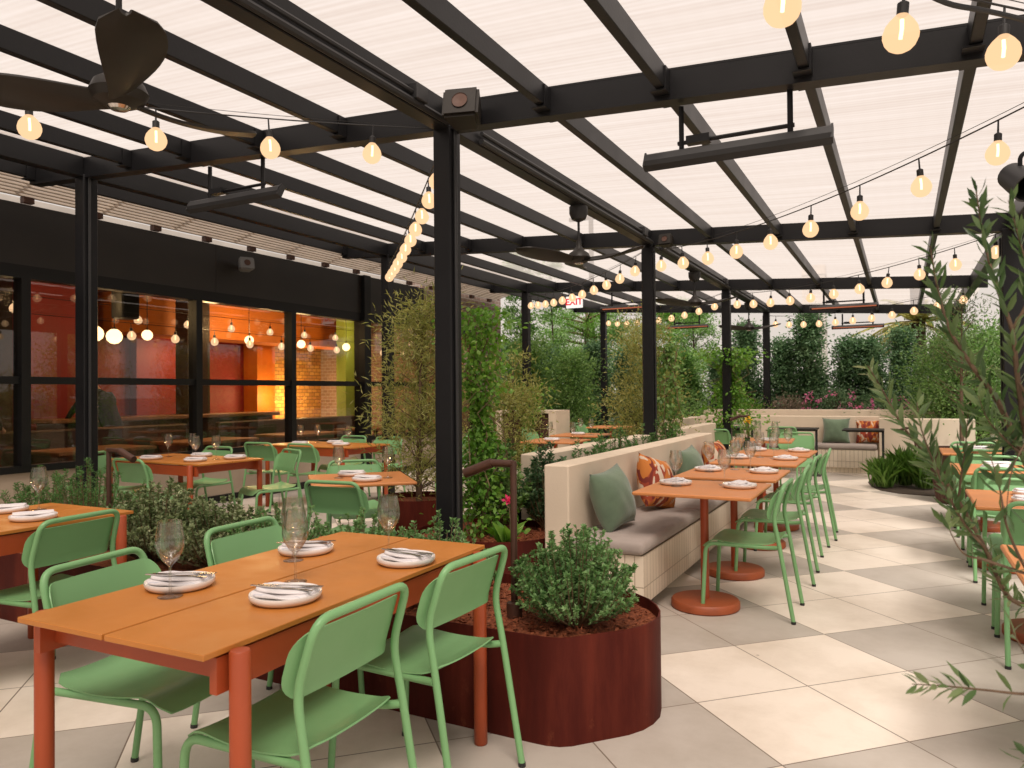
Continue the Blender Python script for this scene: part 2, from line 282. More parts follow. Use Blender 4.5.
def bulbmat():
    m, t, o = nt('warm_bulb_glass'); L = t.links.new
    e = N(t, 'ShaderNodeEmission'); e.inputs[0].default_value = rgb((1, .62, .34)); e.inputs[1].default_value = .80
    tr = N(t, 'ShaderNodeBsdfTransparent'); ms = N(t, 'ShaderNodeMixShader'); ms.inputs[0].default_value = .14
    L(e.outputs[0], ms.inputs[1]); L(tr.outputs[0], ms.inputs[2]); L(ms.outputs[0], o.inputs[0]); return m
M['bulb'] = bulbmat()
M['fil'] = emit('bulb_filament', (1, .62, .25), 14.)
M['lampg'] = emit('pendant_globe', (1, .66, .30), 2.6)

def pillowpat(name, seed):
    m, t, o = nt(name); L = t.links.new
    tc = N(t, 'ShaderNodeTexCoord'); mp = N(t, 'ShaderNodeMapping'); mp.inputs['Location'].default_value = (seed, seed*.7, 0); mp.inputs['Scale'].default_value = (1.7, .8, 1); mp.inputs['Rotation'].default_value = (0, 0, R(35)); L(tc.outputs['Object'], mp.inputs[0])
    n = N(t, 'ShaderNodeTexNoise'); n.inputs['Scale'].default_value = 5; n.inputs['Detail'].default_value = 1; L(tc.outputs['Object'], n.inputs['Vector'])
    mp.inputs['Scale'].default_value = (2.2, .9, 1)
    v = N(t, 'ShaderNodeTexNoise'); v.inputs['Scale'].default_value = 8.5; v.inputs['Detail'].default_value = 1.2; v.inputs['Distortion'].default_value = .8; L(mp.outputs[0], v.inputs['Vector'])
    r = ramp(t, [(0, (.22, .030, .016)), (.47, (.30, .048, .018)), (.50, (.50, .16, .03)), (1, (.55, .20, .04))]); L(n.outputs['Fac'], r.inputs[0])
    lt = N(t, 'ShaderNodeMath', operation='GREATER_THAN'); lt.inputs[1].default_value = .585; L(v.outputs['Fac'], lt.inputs[0])
    mc = N(t, 'ShaderNodeMix', data_type='RGBA'); L(lt.outputs[0], mc.inputs['Factor']); L(r.outputs[0], mc.inputs['A']); mc.inputs['B'].default_value = rgb((.58, .46, .35))
    lt2 = N(t, 'ShaderNodeMath', operation='LESS_THAN'); lt2.inputs[1].default_value = .40; L(v.outputs['Fac'], lt2.inputs[0])
    mc2 = N(t, 'ShaderNodeMix', data_type='RGBA'); L(lt2.outputs[0], mc2.inputs['Factor']); L(mc.outputs['Result'], mc2.inputs['A']); mc2.inputs['B'].default_value = rgb((.17, .022, .014))
    p = N(t, 'ShaderNodeBsdfPrincipled'); p.inputs['Roughness'].default_value = .9; L(mc2.outputs['Result'], p.inputs['Base Color']); L(p.outputs[0], o.inputs[0]); return m
M['pillowo'] = pillowpat('orange_leaf_print', 3.1); M['pillowo2'] = pillowpat('orange_leaf_print_b', 8.4)

# ------------------------------------------------------------------ mesh helpers
def V(*a): return Vector(a)
def box(bm, x0, x1, y0, y1, z0, z1, bev=0, seg=1, Mx=None):
    r = bmesh.ops.create_cube(bm, size=1); vs = r['verts']
    bmesh.ops.scale(bm, vec=(x1-x0, y1-y0, z1-z0), verts=vs)
    bmesh.ops.translate(bm, vec=((x0+x1)/2, (y0+y1)/2, (z0+z1)/2), verts=vs)
    if bev:
        es = list({e for v in vs for e in v.link_edges})
        rr = bmesh.ops.bevel(bm, geom=es, offset=bev, segments=seg, affect='EDGES', profile=.5)
        vs = list({v for f in rr['faces'] for v in f.verts} | {v for v in vs if v.is_valid})
    if Mx is not None: bmesh.ops.transform(bm, matrix=Mx, verts=[v for v in vs if v.is_valid])
def hexa(bm, pts):   # 8 corners: bottom 4 then top 4
    v = [bm.verts.new(p) for p in pts]
    for f in ((3, 2, 1, 0), (4, 5, 6, 7), (0, 1, 5, 4), (1, 2, 6, 5), (2, 3, 7, 6), (3, 0, 4, 7)): bm.faces.new([v[i] for i in f])
def fillet(pts, r, n=6):
    pts = [Vector(p) for p in pts]; out = [pts[0]]
    for i in range(1, len(pts)-1):
        a, b, c = pts[i-1], pts[i], pts[i+1]; u = (a-b); w = (c-b); rr = min(r, u.length*.48, w.length*.48)
        p0 = b+u.normalized()*rr; p1 = b+w.normalized()*rr
        for k in range(n+1):
            s = k/n; out.append(p0*(1-s)**2+b*2*s*(1-s)+p1*s*s)
    out.append(pts[-1]); return out
def tube(bm, pts, r, seg=8, caps=True):
    pts = [Vector(p) for p in pts]; n = len(pts); rad = r if hasattr(r, '__len__') else [r]*n
    rings = []; up = None
    for i, p in enumerate(pts):
        d = (pts[min(i+1, n-1)]-pts[max(i-1, 0)])
        d = d.normalized() if d.length > 1e-9 else Vector((0, 0, 1))
        if up is None: up = d.orthogonal().normalized()
        else:
            up = up-d*up.dot(d); up = up.normalized() if up.length > 1e-6 else d.orthogonal().normalized()
        w = d.cross(up)
        rings.append([bm.verts.new(p+(up*math.cos(2*PI*k/seg)+w*math.sin(2*PI*k/seg))*rad[i]) for k in range(seg)])
    for a, b in zip(rings, rings[1:]):
        for k in range(seg): bm.faces.new((a[k], a[(k+1) % seg], b[(k+1) % seg], b[k]))
    if caps: bm.faces.new(rings[0][::-1]); bm.faces.new(rings[-1])
def lathe(bm, prof, c=(0, 0, 0), seg=24, Mx=None, capb=True, capt=True, rib=0):
    rings = []; c = Vector(c)
    for r, z in prof:
        ring = []
        for k in range(seg):
            a = 2*PI*k/seg; rr = r*(1+(rib if k % 2 else 0)); p = Vector((rr*math.cos(a), rr*math.sin(a), z))
            if Mx is not None: p = Mx @ p
            ring.append(bm.verts.new(p+c))
        rings.append(ring)
    for a, b in zip(rings, rings[1:]):
        for k in range(seg): bm.faces.new((a[k], a[(k+1) % seg], b[(k+1) % seg], b[k]))
    if capb: bm.faces.new(rings[0][::-1])
    if capt: bm.faces.new(rings[-1])
def prism(bm, poly, z0, z1, top=True, bot=True):
    a = [bm.verts.new((x, y, z0)) for x, y in poly]; b = [bm.verts.new((x, y, z1)) for x, y in poly]; n = len(poly)
    for k in range(n): bm.faces.new((a[k], a[(k+1) % n], b[(k+1) % n], b[k]))
    if top: bm.faces.new(b)
    if bot: bm.faces.new(a[::-1])
def sheet(bm, grid, th):     # grid[i][j] of Vectors; solid of thickness th (offset along -normal)
    ni, nj = len(grid), len(grid[0]); nor = [[None]*nj for _ in range(ni)]
    for i in range(ni):
        for j in range(nj):
            du = grid[min(i+1, ni-1)][j]-grid[max(i-1, 0)][j]; dv = grid[i][min(j+1, nj-1)]-grid[i][max(j-1, 0)]
            n = du.cross(dv); nor[i][j] = n.normalized() if n.length > 1e-12 else Vector((0, 0, 1))
    A = [[bm.verts.new(grid[i][j]) for j in range(nj)] for i in range(ni)]
    B = [[bm.verts.new(grid[i][j]-nor[i][j]*th) for j in range(nj)] for i in range(ni)]
    for i in range(ni-1):
        for j in range(nj-1):
            bm.faces.new((A[i][j], A[i+1][j], A[i+1][j+1], A[i][j+1])); bm.faces.new((B[i][j], B[i][j+1], B[i+1][j+1], B[i+1][j]))
    for i in range(ni-1):
        bm.faces.new((A[i][0], B[i][0], B[i+1][0], A[i+1][0])); bm.faces.new((A[i][-1], A[i+1][-1], B[i+1][-1], B[i][-1]))
    for j in range(nj-1):
        bm.faces.new((A[0][j], A[0][j+1], B[0][j+1], B[0][j])); bm.faces.new((A[-1][j], B[-1][j], B[-1][j+1], A[-1][j+1]))
def rootloc(o):
    v = Vector((0, 0, 0))
    while o is not None: v += Vector(o.location); o = o.parent
    return v
def add(name, bm, m, parent=None, world=False, smooth=35, fix=True):
    me = bpy.data.meshes.new(name)
    if world and parent is not None: bmesh.ops.translate(bm, vec=-rootloc(parent), verts=bm.verts)
    if fix: bmesh.ops.recalc_face_normals(bm, faces=bm.faces)
    bm.to_mesh(me); bm.free()
    if smooth:
        me.shade_smooth(); me.set_sharp_from_angle(angle=R(smooth))
    if m is not None: me.materials.append(M[m] if isinstance(m, str) else m)
    o = bpy.data.objects.new(name, me); C.objects.link(o)
    if parent is not None: o.parent = parent
    return o
def tag(o, label=None, cat=None, group=None, kind=None):
    if label: o['label'] = label
    if cat: o['category'] = cat
    if group: o['group'] = group
    if kind: o['kind'] = kind
    return o
def thing(name, label, cat, loc=(0, 0, 0), rot=0, group=None):
    o = bpy.data.objects.new(name, None); C.objects.link(o); o.empty_display_size = .1
    o.location = loc; o.rotation_euler = (0, 0, rot)
    return tag(o, label, cat, group)
def single(name, bm, m, label, cat, loc=None, rot=0, group=None, world=True, smooth=35):
    if loc is not None and world: bmesh.ops.translate(bm, vec=-Vector(loc), verts=bm.verts)
    o = add(name, bm, m, None, smooth=smooth)
    if loc is not None: o.location = loc
    o.rotation_euler = (0, 0, rot)
    return tag(o, label, cat, group)
def struct(name, bm, m, smooth=0):
    o = add(name, bm, m, smooth=smooth); o['kind'] = 'structure'; return o
def dup(root, loc, rot=None, label=None):
    def rec(o, par):
        c = o.copy(); C.objects.link(c)
        if par is not None: c.parent = par
        for ch in list(o.children): rec(ch, c)
        return c
    r = rec(root, None); r.location = loc
    if rot is not None: r.rotation_euler = (0, 0, rot)
    if label: r['label'] = label
    return r
used = {}
def place(proto, loc, rot, label):   # first call moves the prototype itself
    if proto.name not in used:
        used[proto.name] = 1; proto.location = loc; proto.rotation_euler = (0, 0, rot); proto['label'] = label; return proto
    return dup(proto, loc, rot, label)
B = bmesh.new

# ------------------------------------------------------------------ foliage
def leafobj(name, P, D, Ln, Wd, m, parent=None, loc=None, bend=.15, up=.5, pts=4):
    P = np.asarray(P, float); D = np.asarray(D, float); n = len(P)
    if loc is None and parent is not None: loc = rootloc(parent)
    if loc is not None: P = P-np.array(loc)
    D = D/np.maximum(np.linalg.norm(D, axis=1, keepdims=True), 1e-9)
    rv = RNG.normal(size=(n, 3)); rv[:, 2] += up*2
    S = np.cross(D, rv); S /= np.maximum(np.linalg.norm(S, axis=1, keepdims=True), 1e-9)
    Nn = np.cross(S, D)
    Ln = np.broadcast_to(np.asarray(Ln, float), (n,))[:, None]; Wd = np.broadcast_to(np.asarray(Wd, float), (n,))[:, None]
    if pts == 4:
        tpl = [(0, 0, 0), (.45, .5, .35), (1, 0, -.6), (.45, -.5, .35)]; faces = [(0, 1, 2), (0, 2, 3)]
    else:
        tpl = [(0, 0, 0), (.28, .38, .3), (.62, .42, .2), (1, 0, -.9), (.62, -.42, .2), (.28, -.38, .3), (.45, 0, .05)]
        faces = [(0, 1, 6), (1, 2, 6), (2, 3, 6), (3, 4, 6), (4, 5, 6), (5, 0, 6)]
    vs = np.stack([P+D*(a*Ln)+S*(b*Wd)+Nn*(c*bend*Ln) for a, b, c in tpl], 1).reshape(-1, 3)
    k = len(tpl); F = (np.arange(n)[:, None, None]*k+np.array(faces)[None]).reshape(-1, 3)
    me = bpy.data.meshes.new(name); me.vertices.add(len(vs)); me.vertices.foreach_set('co', vs.astype(np.float32).ravel())
    nf = len(F); me.loops.add(nf*3); me.loops.foreach_set('vertex_index', F.astype(np.int32).ravel())
    me.polygons.add(nf); me.polygons.foreach_set('loop_start', np.arange(0, nf*3, 3, dtype=np.int32)); me.polygons.foreach_set('loop_total', np.full(nf, 3, np.int32))
    me.update(); me.validate(); me.materials.append(M[m])
    if pts != 4: me.shade_smooth()
    o = bpy.data.objects.new(name, me); C.objects.link(o)
    if parent is not None: o.parent = parent
    return o
def rdir(n, zb=0.):
    d = RNG.normal(size=(n, 3)); d[:, 2] += zb; return d/np.linalg.norm(d, axis=1, keepdims=True)

def shrub(name, label, loc, rad, h, nst, npl, ll, lw, m, group=None, spread=1., catname='shrub', whorl=True, jx=None):
    """stems fanning from the base, leaves along the outer part of each"""
    o = thing(name, label, catname, loc, 0, group); b = B(); P = []; D = []
    for i in range(nst):
        a = RNG.uniform(0, 2*PI); q = math.sqrt(RNG.uniform(0, 1))
        ex, ey = (rad if not jx else jx[0]), (rad if not jx else jx[1])
        tip = np.array([math.cos(a)*q*ex, math.sin(a)*q*ey, h*(1-.48*q*q*spread)*RNG.uniform(.60, 1.16)])
        base = np.array([tip[0]*(.18 if not jx else .8), tip[1]*(.18 if not jx else .6), 0]); mid = (base+tip)/2+np.array([tip[0]*.12, tip[1]*.12, 0])
        tube(b, [base, mid, tip], [.004, .003, .0012], 4, False)
        dirv = tip-mid; dirv /= np.linalg.norm(dirv)
        for j in range(npl):
            s = 1-RNG.uniform(0, .80)**1.7
            p = base*(1-s)**2+mid*2*s*(1-s)+tip*s*s
            P.append(p); d = RNG.normal(size=3); d -= dirv*d.dot(dirv); d /= np.linalg.norm(d)+1e-9
            D.append(d*.8+dirv*RNG.uniform(.2, .9))
    P = np.array(P); P[:, 2] = np.maximum(P[:, 2], .01)
    add('stems', b, 'stem', o, smooth=0, fix=False)
    n = len(P); leafobj('foliage', P, D, ll*RNG.uniform(.7, 1.25, n), lw*RNG.uniform(.7, 1.2, n), m, o, loc=(0, 0, 0))
    return o
def tree(name, label, loc, h, prof, nclump, npc, ll, lw, m, group=None, z0=.3, clr=.16, trunk_r=.05, bark='barkd', cat='tree', zb=.3, sq=.8):
    """tapered trunk, limbs to leaf clumps spread through a crown of radius prof(t)"""
    o = thing(name, label, cat, loc, 0, group); b = B()
    lean = RNG.normal(size=2)*.03*h
    tp = [np.array([lean[0]*s*s, lean[1]*s*s, h*s*.96]) for s in np.linspace(0, 1, 7)]
    tube(b, tp, [trunk_r*(1-.85*s) for s in np.linspace(0, 1, 7)], 7)
    P = []; D = []
    for i in range(nclump):
        t = RNG.uniform(0, 1); a = RNG.uniform(0, 2*PI); rr = prof(t)*RNG.uniform(.35, 1.05)
        z = z0+(h-z0)*t; k = min(z/h, 1)
        c = np.array([lean[0]*k*k+math.cos(a)*rr, lean[1]*k*k+math.sin(a)*rr, z])
        zz = max(.1, z-rr*.7); s = zz/h; st = np.array([lean[0]*s*s, lean[1]*s*s, zz])
        tube(b, [st, (st+c)/2+np.array([0, 0, -.04*rr]), c], [trunk_r*.28*(1.1-k), trunk_r*.18, .003], 4, False)
        q = RNG.normal(size=(npc, 3))*clr*np.array([1, 1, sq])*RNG.uniform(.6, 1.25)
        P.append(c+q); out = np.array([math.cos(a), math.sin(a), .3]); D.append(rdir(npc, zb)+out*.5+q*2)
    P = np.concatenate(P); D = np.concatenate(D); n = len(P); P[:, 2] = np.maximum(P[:, 2], .03)
    add('trunk', b, bark, o, smooth=60, fix=False)
    leafobj('crown', P, D, ll*RNG.uniform(.65, 1.3, n), lw*RNG.uniform(.7, 1.25, n), m, o, loc=(0, 0, 0))
    return o

# ------------------------------------------------------------------ setting
b = B(); box(b, -7.74, 6., -6., 18.2, -.12, 0); struct('patio_floor', b, 'floor')
b = B(); v = [b.verts.new(p) for p in ((-400, -300, -.13), (400, -300, -.13), (400, 900, -.13), (-400, 900, -.13))]; b.faces.new(v); struct('ground', b, 'ground')

# ------------------------------------------------------------------ pergola
COLX = (-6.0, -2.45, .9); BAY = (-.25, 3.85, 7.95, 12.05, 16.0)
def zb(x): return 2.96-.06*(x+2.3)          # underside of the beams: the roof falls to the right
BH = .165
pg = thing('pergola', 'large dark steel pergola with translucent roof sheets over the whole terrace', 'pergola', (-2.45, 3.85, 0))
for x in COLX:
    for y in BAY[(1 if x > 0 else 0):]:
        if x > 0 and y == 12.05: continue
        b = B(); w = .061 if x < 0 else .10
        box(b, x-w, x+w, y-w, y+w, 0, zb(x)+.02, .006)
        box(b, x-w-.012, x-w+.002, y-.03, y+.03, 0, zb(x)-.05, .003)
        box(b, x-.11, x+.11, y-.11, y+.11, 0, .012)
        p = add('post', b, 'black', pg, True)
        if (x, y) in ((-2.45, 3.85), (-6.0, 3.85), (-2.45, 7.95)):
            b = B(); tube(b, fillet([(x+w+.012, y-.02, .1), (x+w+.012, y-.02, zb(x)-.1), (x+w+.012, y-.02, zb(x)+.02)], .02), .011, 8)
            add('conduit', b, 'blackm', p, True).location = -Vector((0, 0, 0))
for y in BAY:
    b = B(); x0, x1 = -6.72, 1.06; h = .05
    # I-shaped: web plus two flanges
    for (a, z0, z1) in ((.05, 0, .012), (.011, .012, BH-.012), (.05, BH-.012, BH)):
        hexa(b, [(x0, y-a, zb(x0)+z0), (x1, y-a, zb(x1)+z0), (x1, y+a, zb(x1)+z0), (x0, y+a, zb(x0)+z0),
                 (x0, y-a, zb(x0)+z1), (x1, y-a, zb(x1)+z1), (x1, y+a, zb(x1)+z1), (x0, y+a, zb(x0)+z1)])
    for (a, ox) in ((.049, 0),):
        hexa(b, [(x0, y-a, zb(x0)+.0125), (x1, y-a, zb(x1)+.0125), (x1, y-.040, zb(x1)+.0125), (x0, y-.040, zb(x0)+.0125),
                 (x0, y-a, zb(x0)+BH-.0125), (x1, y-a, zb(x1)+BH-.0125), (x1, y-.040, zb(x1)+BH-.0125), (x0, y-.040, zb(x0)+BH-.0125)])
    add('beam', b, 'black', pg, True, smooth=0)
ys = [-4.3]+list(BAY)
RX = (-6.66, -5.38, -4.70, -3.96, -3.22, -1.76, -1.08, -.39, .30)
def rafter(x, y0, y1, w, h, dz, nm='rafter'):
    b = B(); z0 = zb(x)+dz; box(b, x-w, x+w, y0, y1, z0, z0+h, .004); r = add(nm, b, 'black', pg, True, smooth=0); return r, z0
for x in RX:
    for y0, y1 in zip(ys, ys[1:]):
        r, z0 = rafter(x, y0+.052, y1-.052, .025, BH-.045, .042)
        for yy, s in ((y1-.052, -1), (y0+.052, 1)):
            if yy < -.5: continue
            b = B(); a, c = sorted((yy, yy+s*.075)); hexa(b, [(x-.05, a, z0-.015), (x+.034, a, z0-.015), (x+.034, c, z0-.015), (x-.05, c, z0-.015), (x-.05, a, z0-.006), (x+.034, a, z0-.006), (x+.034, c, z0-.006), (x-.05, c, z0-.006)])
            f = [q for q in b.faces if q.normal.z > .5] or list(b.faces)
            bmesh.ops.recalc_face_normals(b, faces=b.faces); tp = max(b.faces, key=lambda q: q.calc_center_median().z)
            box(b, x+.0255, x+.0345, a+.0005, c-.0005, z0-.0065, z0+.108); bmesh.ops.remove_doubles(b, verts=b.verts, dist=1e-6)
            add('clip', b, 'black', r, True, smooth=0)
for x in COLX:
    for y0, y1 in zip(ys, ys[1:]):
        r, z0 = rafter(x, y0+.052, y1-.052, .05, BH-.002, .001, 'girder')
        if x == -2.45 and y1 > 0:
            b = B(); tube(b, [(x+.075, y0+.3, z0+.07), (x+.075, y1-.35, z0+.07)], .014, 8); tube(b, [(x+.072, y0+.3, z0+.02), (x+.072, y1-.1, z0+.02)], .02, 8)
            box(b, x+.052, x+.11, y1-.47, y1-.36, z0+.03, z0+.12, .004)
            add('conduit', b, 'blackm', r, True)
for y0, y1 in zip(ys, ys[1:]):
    for x0, x1 in ((-6.72, -2.45), (-2.45, 1.1)):
        b = B(); z = BH+.006
        # overlapping panels with small end lap
        v = [b.verts.new(p) for p in ((x0, y0-.02, zb(x0)+z), (x1, y0-.02, zb(x1)+z), (x1, y1-.0, zb(x1)+z), (x0, y1-.0, zb(x0)+z))]
        b.faces.new(v); add('roof_panel', b, 'roof', pg, True, smooth=0)

# heaters hung from the beams
def heater(x, y, zt, label, tl=-20):
    o = thing('patio_heater', label, 'heater', (x, y, zt), 0, 'infrared heaters under the pergola')
    L = .46; tilt = Matrix.Rotation(R(tl), 4, 'X')
    b = B(); prof = [(q*.68, z*.68) for q, z in ((-.075, -.035), (-.06, .018), (-.03, .04), (.03, .04), (.06, .018), (.075, -.035), (.062, -.035), (.05, .008), (-.05, .008), (-.062, -.035))]
    A = [b.verts.new(tilt @ Vector((-L, p[0], p[1]))) for p in prof]; Cc = [b.verts.new(tilt @ Vector((L, p[0], p[1]))) for p in prof]; n = len(prof)
    for k in range(n): b.faces.new((A[k], A[(k+1) % n], Cc[(k+1) % n], Cc[k]))
    b.faces.new(A[::-1]); b.faces.new(Cc)
    box(b, -L-.006, -L+.004, -.045, .045, -.024, .02, 0, 1, tilt); box(b, L-.004, L+.006, -.045, .045, -.024, .02, 0, 1, tilt)
    add('housing', b, 'blackm', o, smooth=20)
    b = B(); box(b, -L+.02, L-.02, -.032, .032, -.008, -.003, 0, 1, tilt); add('element', b, 'redq', o, smooth=0)
    b = B(); top = zb(x)-zt
    for s in (-.27, .27):
        tube(b, [(s, .02, .03), (s, .02, top)], .015, 6)
    tube(b, [(-.29, .02, .075), (.29, .02, .075)], .011, 6); box(b, -.24, -.12, -.01, .045, .06, .1)
    add('bracket', b, 'black', o)
    return o
heater(-.74, 3.86, 2.60, 'black bar heater on brackets under the nearest beam, right of the centre post', 62)
heater(-4.29, 3.86, 2.80, 'black bar heater under the nearest beam on the left, below the dark ceiling fan', 62)
heater(-.75, 12.05, 2.61, 'distant bar heater with reddish element, upper of the two over the end bench')
heater(-4.1, 12.05, 2.80, 'distant reddish bar heater left of the second centre post')
heater(-.75, 16.0, 2.61, 'farthest bar heater in front of the pale sky above the hedge on the right')
heater(-4.1, 16.0, 2.77, 'farthest bar heater between two far posts, low in front of the trees')

# ceiling fans
def fan(x, y, z, rot, label, bl=.55, big=False):
    o = thing('ceiling_fan', label, 'ceiling fan', (x, y, z), rot, 'three-blade ceiling fans on the main girder')
    b = B(); lathe(b, [(.0, -.05), (.045, -.05), (.085, -.03), (.10, .0), (.085, .035), (.05, .06), (.022, .10), (.018, .16)], seg=24, capb=False); add('motor', b, 'bronzed', o)
    top = zb(x)-z
    b = B(); tube(b, [(0, 0, .12), (0, 0, top-.1)], .011, 8); add('rod', b, 'blackm', o)
    b = B(); lathe(b, [(.02, top-.13), (.06, top-.11), (.08, top-.06), (.08, top)], seg=20); add('canopy', b, 'blackm', o)
    for k in range(3):
        b = B(); g = []
        for i in range(13):
            s = i/12; row = []
            wd = (.036+.062*math.sin(min(s*1.15, 1)*PI*.60)**1.3)*math.sqrt(max(.02, 1-max(0, (s-.80)/.20)**2.2))
            sweep = .06*math.sin(s*PI*.9)
            tw = .62-.5*s
            for j in range(5):
                q = (j/4-.5)*2; row.append(Vector((.05+bl*s, sweep*.6+q*wd, -.015+q*wd*math.sin(tw)*.9+.05*s*s-.012*(1-q*q))))
            g.append(row)
        sheet(b, g, .010); bmesh.ops.rotate(b, verts=b.verts, cent=(0, 0, 0), matrix=Matrix.Rotation(2*PI*k/3, 3, 'Z'))
        add('blade', b, 'bronzed', o, smooth=50)
    b = B(); lathe(b, [(.0, -.062), (.03, -.06), (.04, -.05)], seg=16, capb=False, capt=False); add('light_cover', b, 'steel', o)
    return o
M['bronzed'] = mat('dark_espresso_blade', (.016, .013, .010), .45, 0, .15, 4., spec=.3)
fan(-2.504, 1.73, 2.47, R(86), 'nearest big dark three-blade fan at the upper left of the terrace')
fan(-2.45, 5.95, 2.53, R(-8), 'dark three-blade fan between the centre post and the second post')
fan(-2.45, 10.0, 2.56, R(-16), 'small distant three-blade fan right of the second centre post')
fan(-2.45, 14.0, 2.52, R(-20), 'farthest thin-bladed fan against the pale sky gap')

# speakers
def speaker(loc, rot, label, s=1., tilt=-15, m='bronzed'):
    o = thing('speaker', label, 'speaker', loc, rot, 'outdoor speakers on the pergola'); Mx = Matrix.Rotation(R(tilt), 4, 'X')
    b = B(); hexa(b, [Mx @ Vector((x*s, y*s, z*s)) for x, y, z in ((-.075, -.07, -.065), (.075, -.07, -.065), (.055, .06, -.05), (-.055, .06, -.05), (-.075, -.07, .065), (.075, -.07, .065), (.055, .06, .05), (-.055, .06, .05))])
    bmesh.ops.bevel(b, geom=list(b.edges), offset=.012*s, segments=2, affect='EDGES'); add('cabinet', b, m, o)
    b = B(); lathe(b, [(.0, 0), (.03*s, .002), (.032*s, .006)], seg=20, capb=False, capt=False, Mx=Mx @ Matrix.Translation((0, -.071*s, 0)) @ Matrix.Rotation(R(90), 4, 'X')); add('cone', b, 'bronze', o)
    b = B(); box(b, -.012, .012, .04*s, .13*s, -.015, .015); add('bracket', b, 'blackm', o)
    return o
speaker((-2.22, 3.68, 3.0), R(16), 'black box speaker on the nearest beam beside the centre post', 1.45)
speaker((-2.2, 7.80, 2.97), R(-5), 'black box speaker on the second beam behind the string of bulbs', 1.0)
speaker((-7.55, 6.98, 3.06), R(62), 'black speaker with white end bracketed on the dark fascia above the windows', 1.3, -15, 'grey')
# spotlight on the right post
o = thing('spotlight', 'black can spotlight under the roof at the right edge above the olive branches', 'spotlight', (.62, 5.15, 2.56))
b = B(); Mx = Matrix.Rotation(R(125), 4, Vector((1, .4, 0))); lathe(b, [(.045, -.13), (.075, -.11), (.085, .1), (.075, .1), (.07, .05)], seg=20, Mx=Mx, capt=False); add('housing', b, 'blackm', o)
b = B(); tube(b, fillet([(0, 0, .02), (0, 0, .16), (.27, 0, .215)], .04), .012, 8); add('bracket', b, 'black', o)

# exit sign
o = thing('exit_sign', 'white EXIT sign with red letters hanging under the third beam', 'sign', (-5.0, 11.92, 2.93))
b = B(); box(b, -.15, .15, -.02, .02, -.10, .10, .006); add('panel', b, 'exitw', o)
cu = bpy.data.curves.new('letters', 'FONT'); cu.body = 'EXIT'; cu.size = .155; cu.align_x = 'CENTER'; cu.align_y = 'CENTER'; cu.extrude = .002; cu.offset = .004
to = bpy.data.objects.new('tmp', cu); C.objects.link(to); bpy.context.view_layer.update()
me = bpy.data.meshes.new_from_object(to.evaluated_get(bpy.context.evaluated_depsgraph_get())); bpy.data.objects.remove(to)
me.materials.clear(); me.materials.append(M['exitr']); lt = bpy.data.objects.new('lettering', me); C.objects.link(lt); lt.parent = o; lt.rotation_euler = (R(90), 0, 0); lt.location = (0, -.024, 0)
b = B(); 
for s in (-.1, .1): tube(b, [(s, 0, .09), (s, 0, zb(-5)-2.93)], .008, 6)
add('hanger', b, 'black', o)

# ------------------------------------------------------------------ string lights
def strand(p0, p1, n, sag, label, f0=.06, f1=.97, drop=.075):
    o = thing('string_light', label, 'string lights', p0, 0, 'bulb strings zigzagging under the pergola')
    p0 = Vector(p0); d = Vector(p1)-p0
    def at(s): return d*s+Vector((0, 0, -4*sag*s*(1-s)))
    b = B(); tube(b, [at(k/40) for k in range(41)], .0042, 6)
    sd = d.normalized().cross(Vector((0, 0, 1))).normalized()
    tube(b, [at(k/40)+Vector((0, 0, .012+.02*(4*(k/40)*(1-k/40))))+sd*.006 for k in range(41)], .0018, 4)
    add('cable', b, 'cord', o)
    for k in range(n):
        s = f0+(f1-f0)*k/(n-1); c = at(s)
        b = B(); rr = .055
        prof = [(.0, -.106), (.018, -.1035), (.034, -.095), (.047, -.080), (.0545, -.060), (.055, -.045), (.049, -.024), (.037, -.006), (.024, .008), (.0165, .016)]
        lathe(b, prof, seg=20, capb=False, capt=False); bl = add('bulb', b, 'bulb', o, smooth=80); bl.location = c+Vector((0, 0, -drop-.045))
        bl.rotation_euler = (RNG.normal()*.05, RNG.normal()*.05, 0)
        b = B(); lathe(b, [(.014, .010), (.018, .014), (.018, .050), (.010, .056), (.005, .058), (.004, drop+.045)], seg=12); sk = add('socket', b, 'blackm', bl, smooth=40)
        b = B(); tube(b, [(0, 0, .0), (.002, 0, -.03), (0, .001, -.062)], .006, 8); add('filament', b, 'fil', bl)
    return o
zt = 2.90
strand((-2.52, 3.80, 2.99), (-5.95, -.2, 3.1), 9, .14, 'bulb string crossing below the near fan at the upper left', .07, .95)
strand((-2.52, 3.92, 2.95), (-5.95, 7.9, 3.05), 11, .06, 'steep diagonal row of bulbs just left of the centre post', .055, .96)
strand((-2.40, 7.90, 2.90), (.88, 3.95, 2.78), 10, .15, 'long bulb string from the second post up to the right edge, nearest over the aisle', .05, .97)
strand((-2.4, -.2, 2.93), (.88, 3.78, 2.78), 10, .16, 'bulb string at the very top right with the largest glowing bulbs', .06, .93)
strand((-2.52, 8.02, 2.93), (-5.92, 12.0, 3.10), 11, .10, 'bulb string sloping left from the second post past the EXIT sign', .05, .97)
strand((-2.40, 12.0, 2.90), (.88, 8.0, 2.80), 11, .13, 'bulb string over the far aisle ending behind the olive branches', .05, .97)
strand((-2.40, 15.95, 2.90), (.88, 12.1, 2.80), 11, .13, 'farthest bulb string against the sky gap on the right', .05, .97)
strand((-2.52, 12.1, 2.93), (-5.92, 15.95, 3.10), 10, .12, 'farthest bulb string on the left in front of the pine', .05, .97)
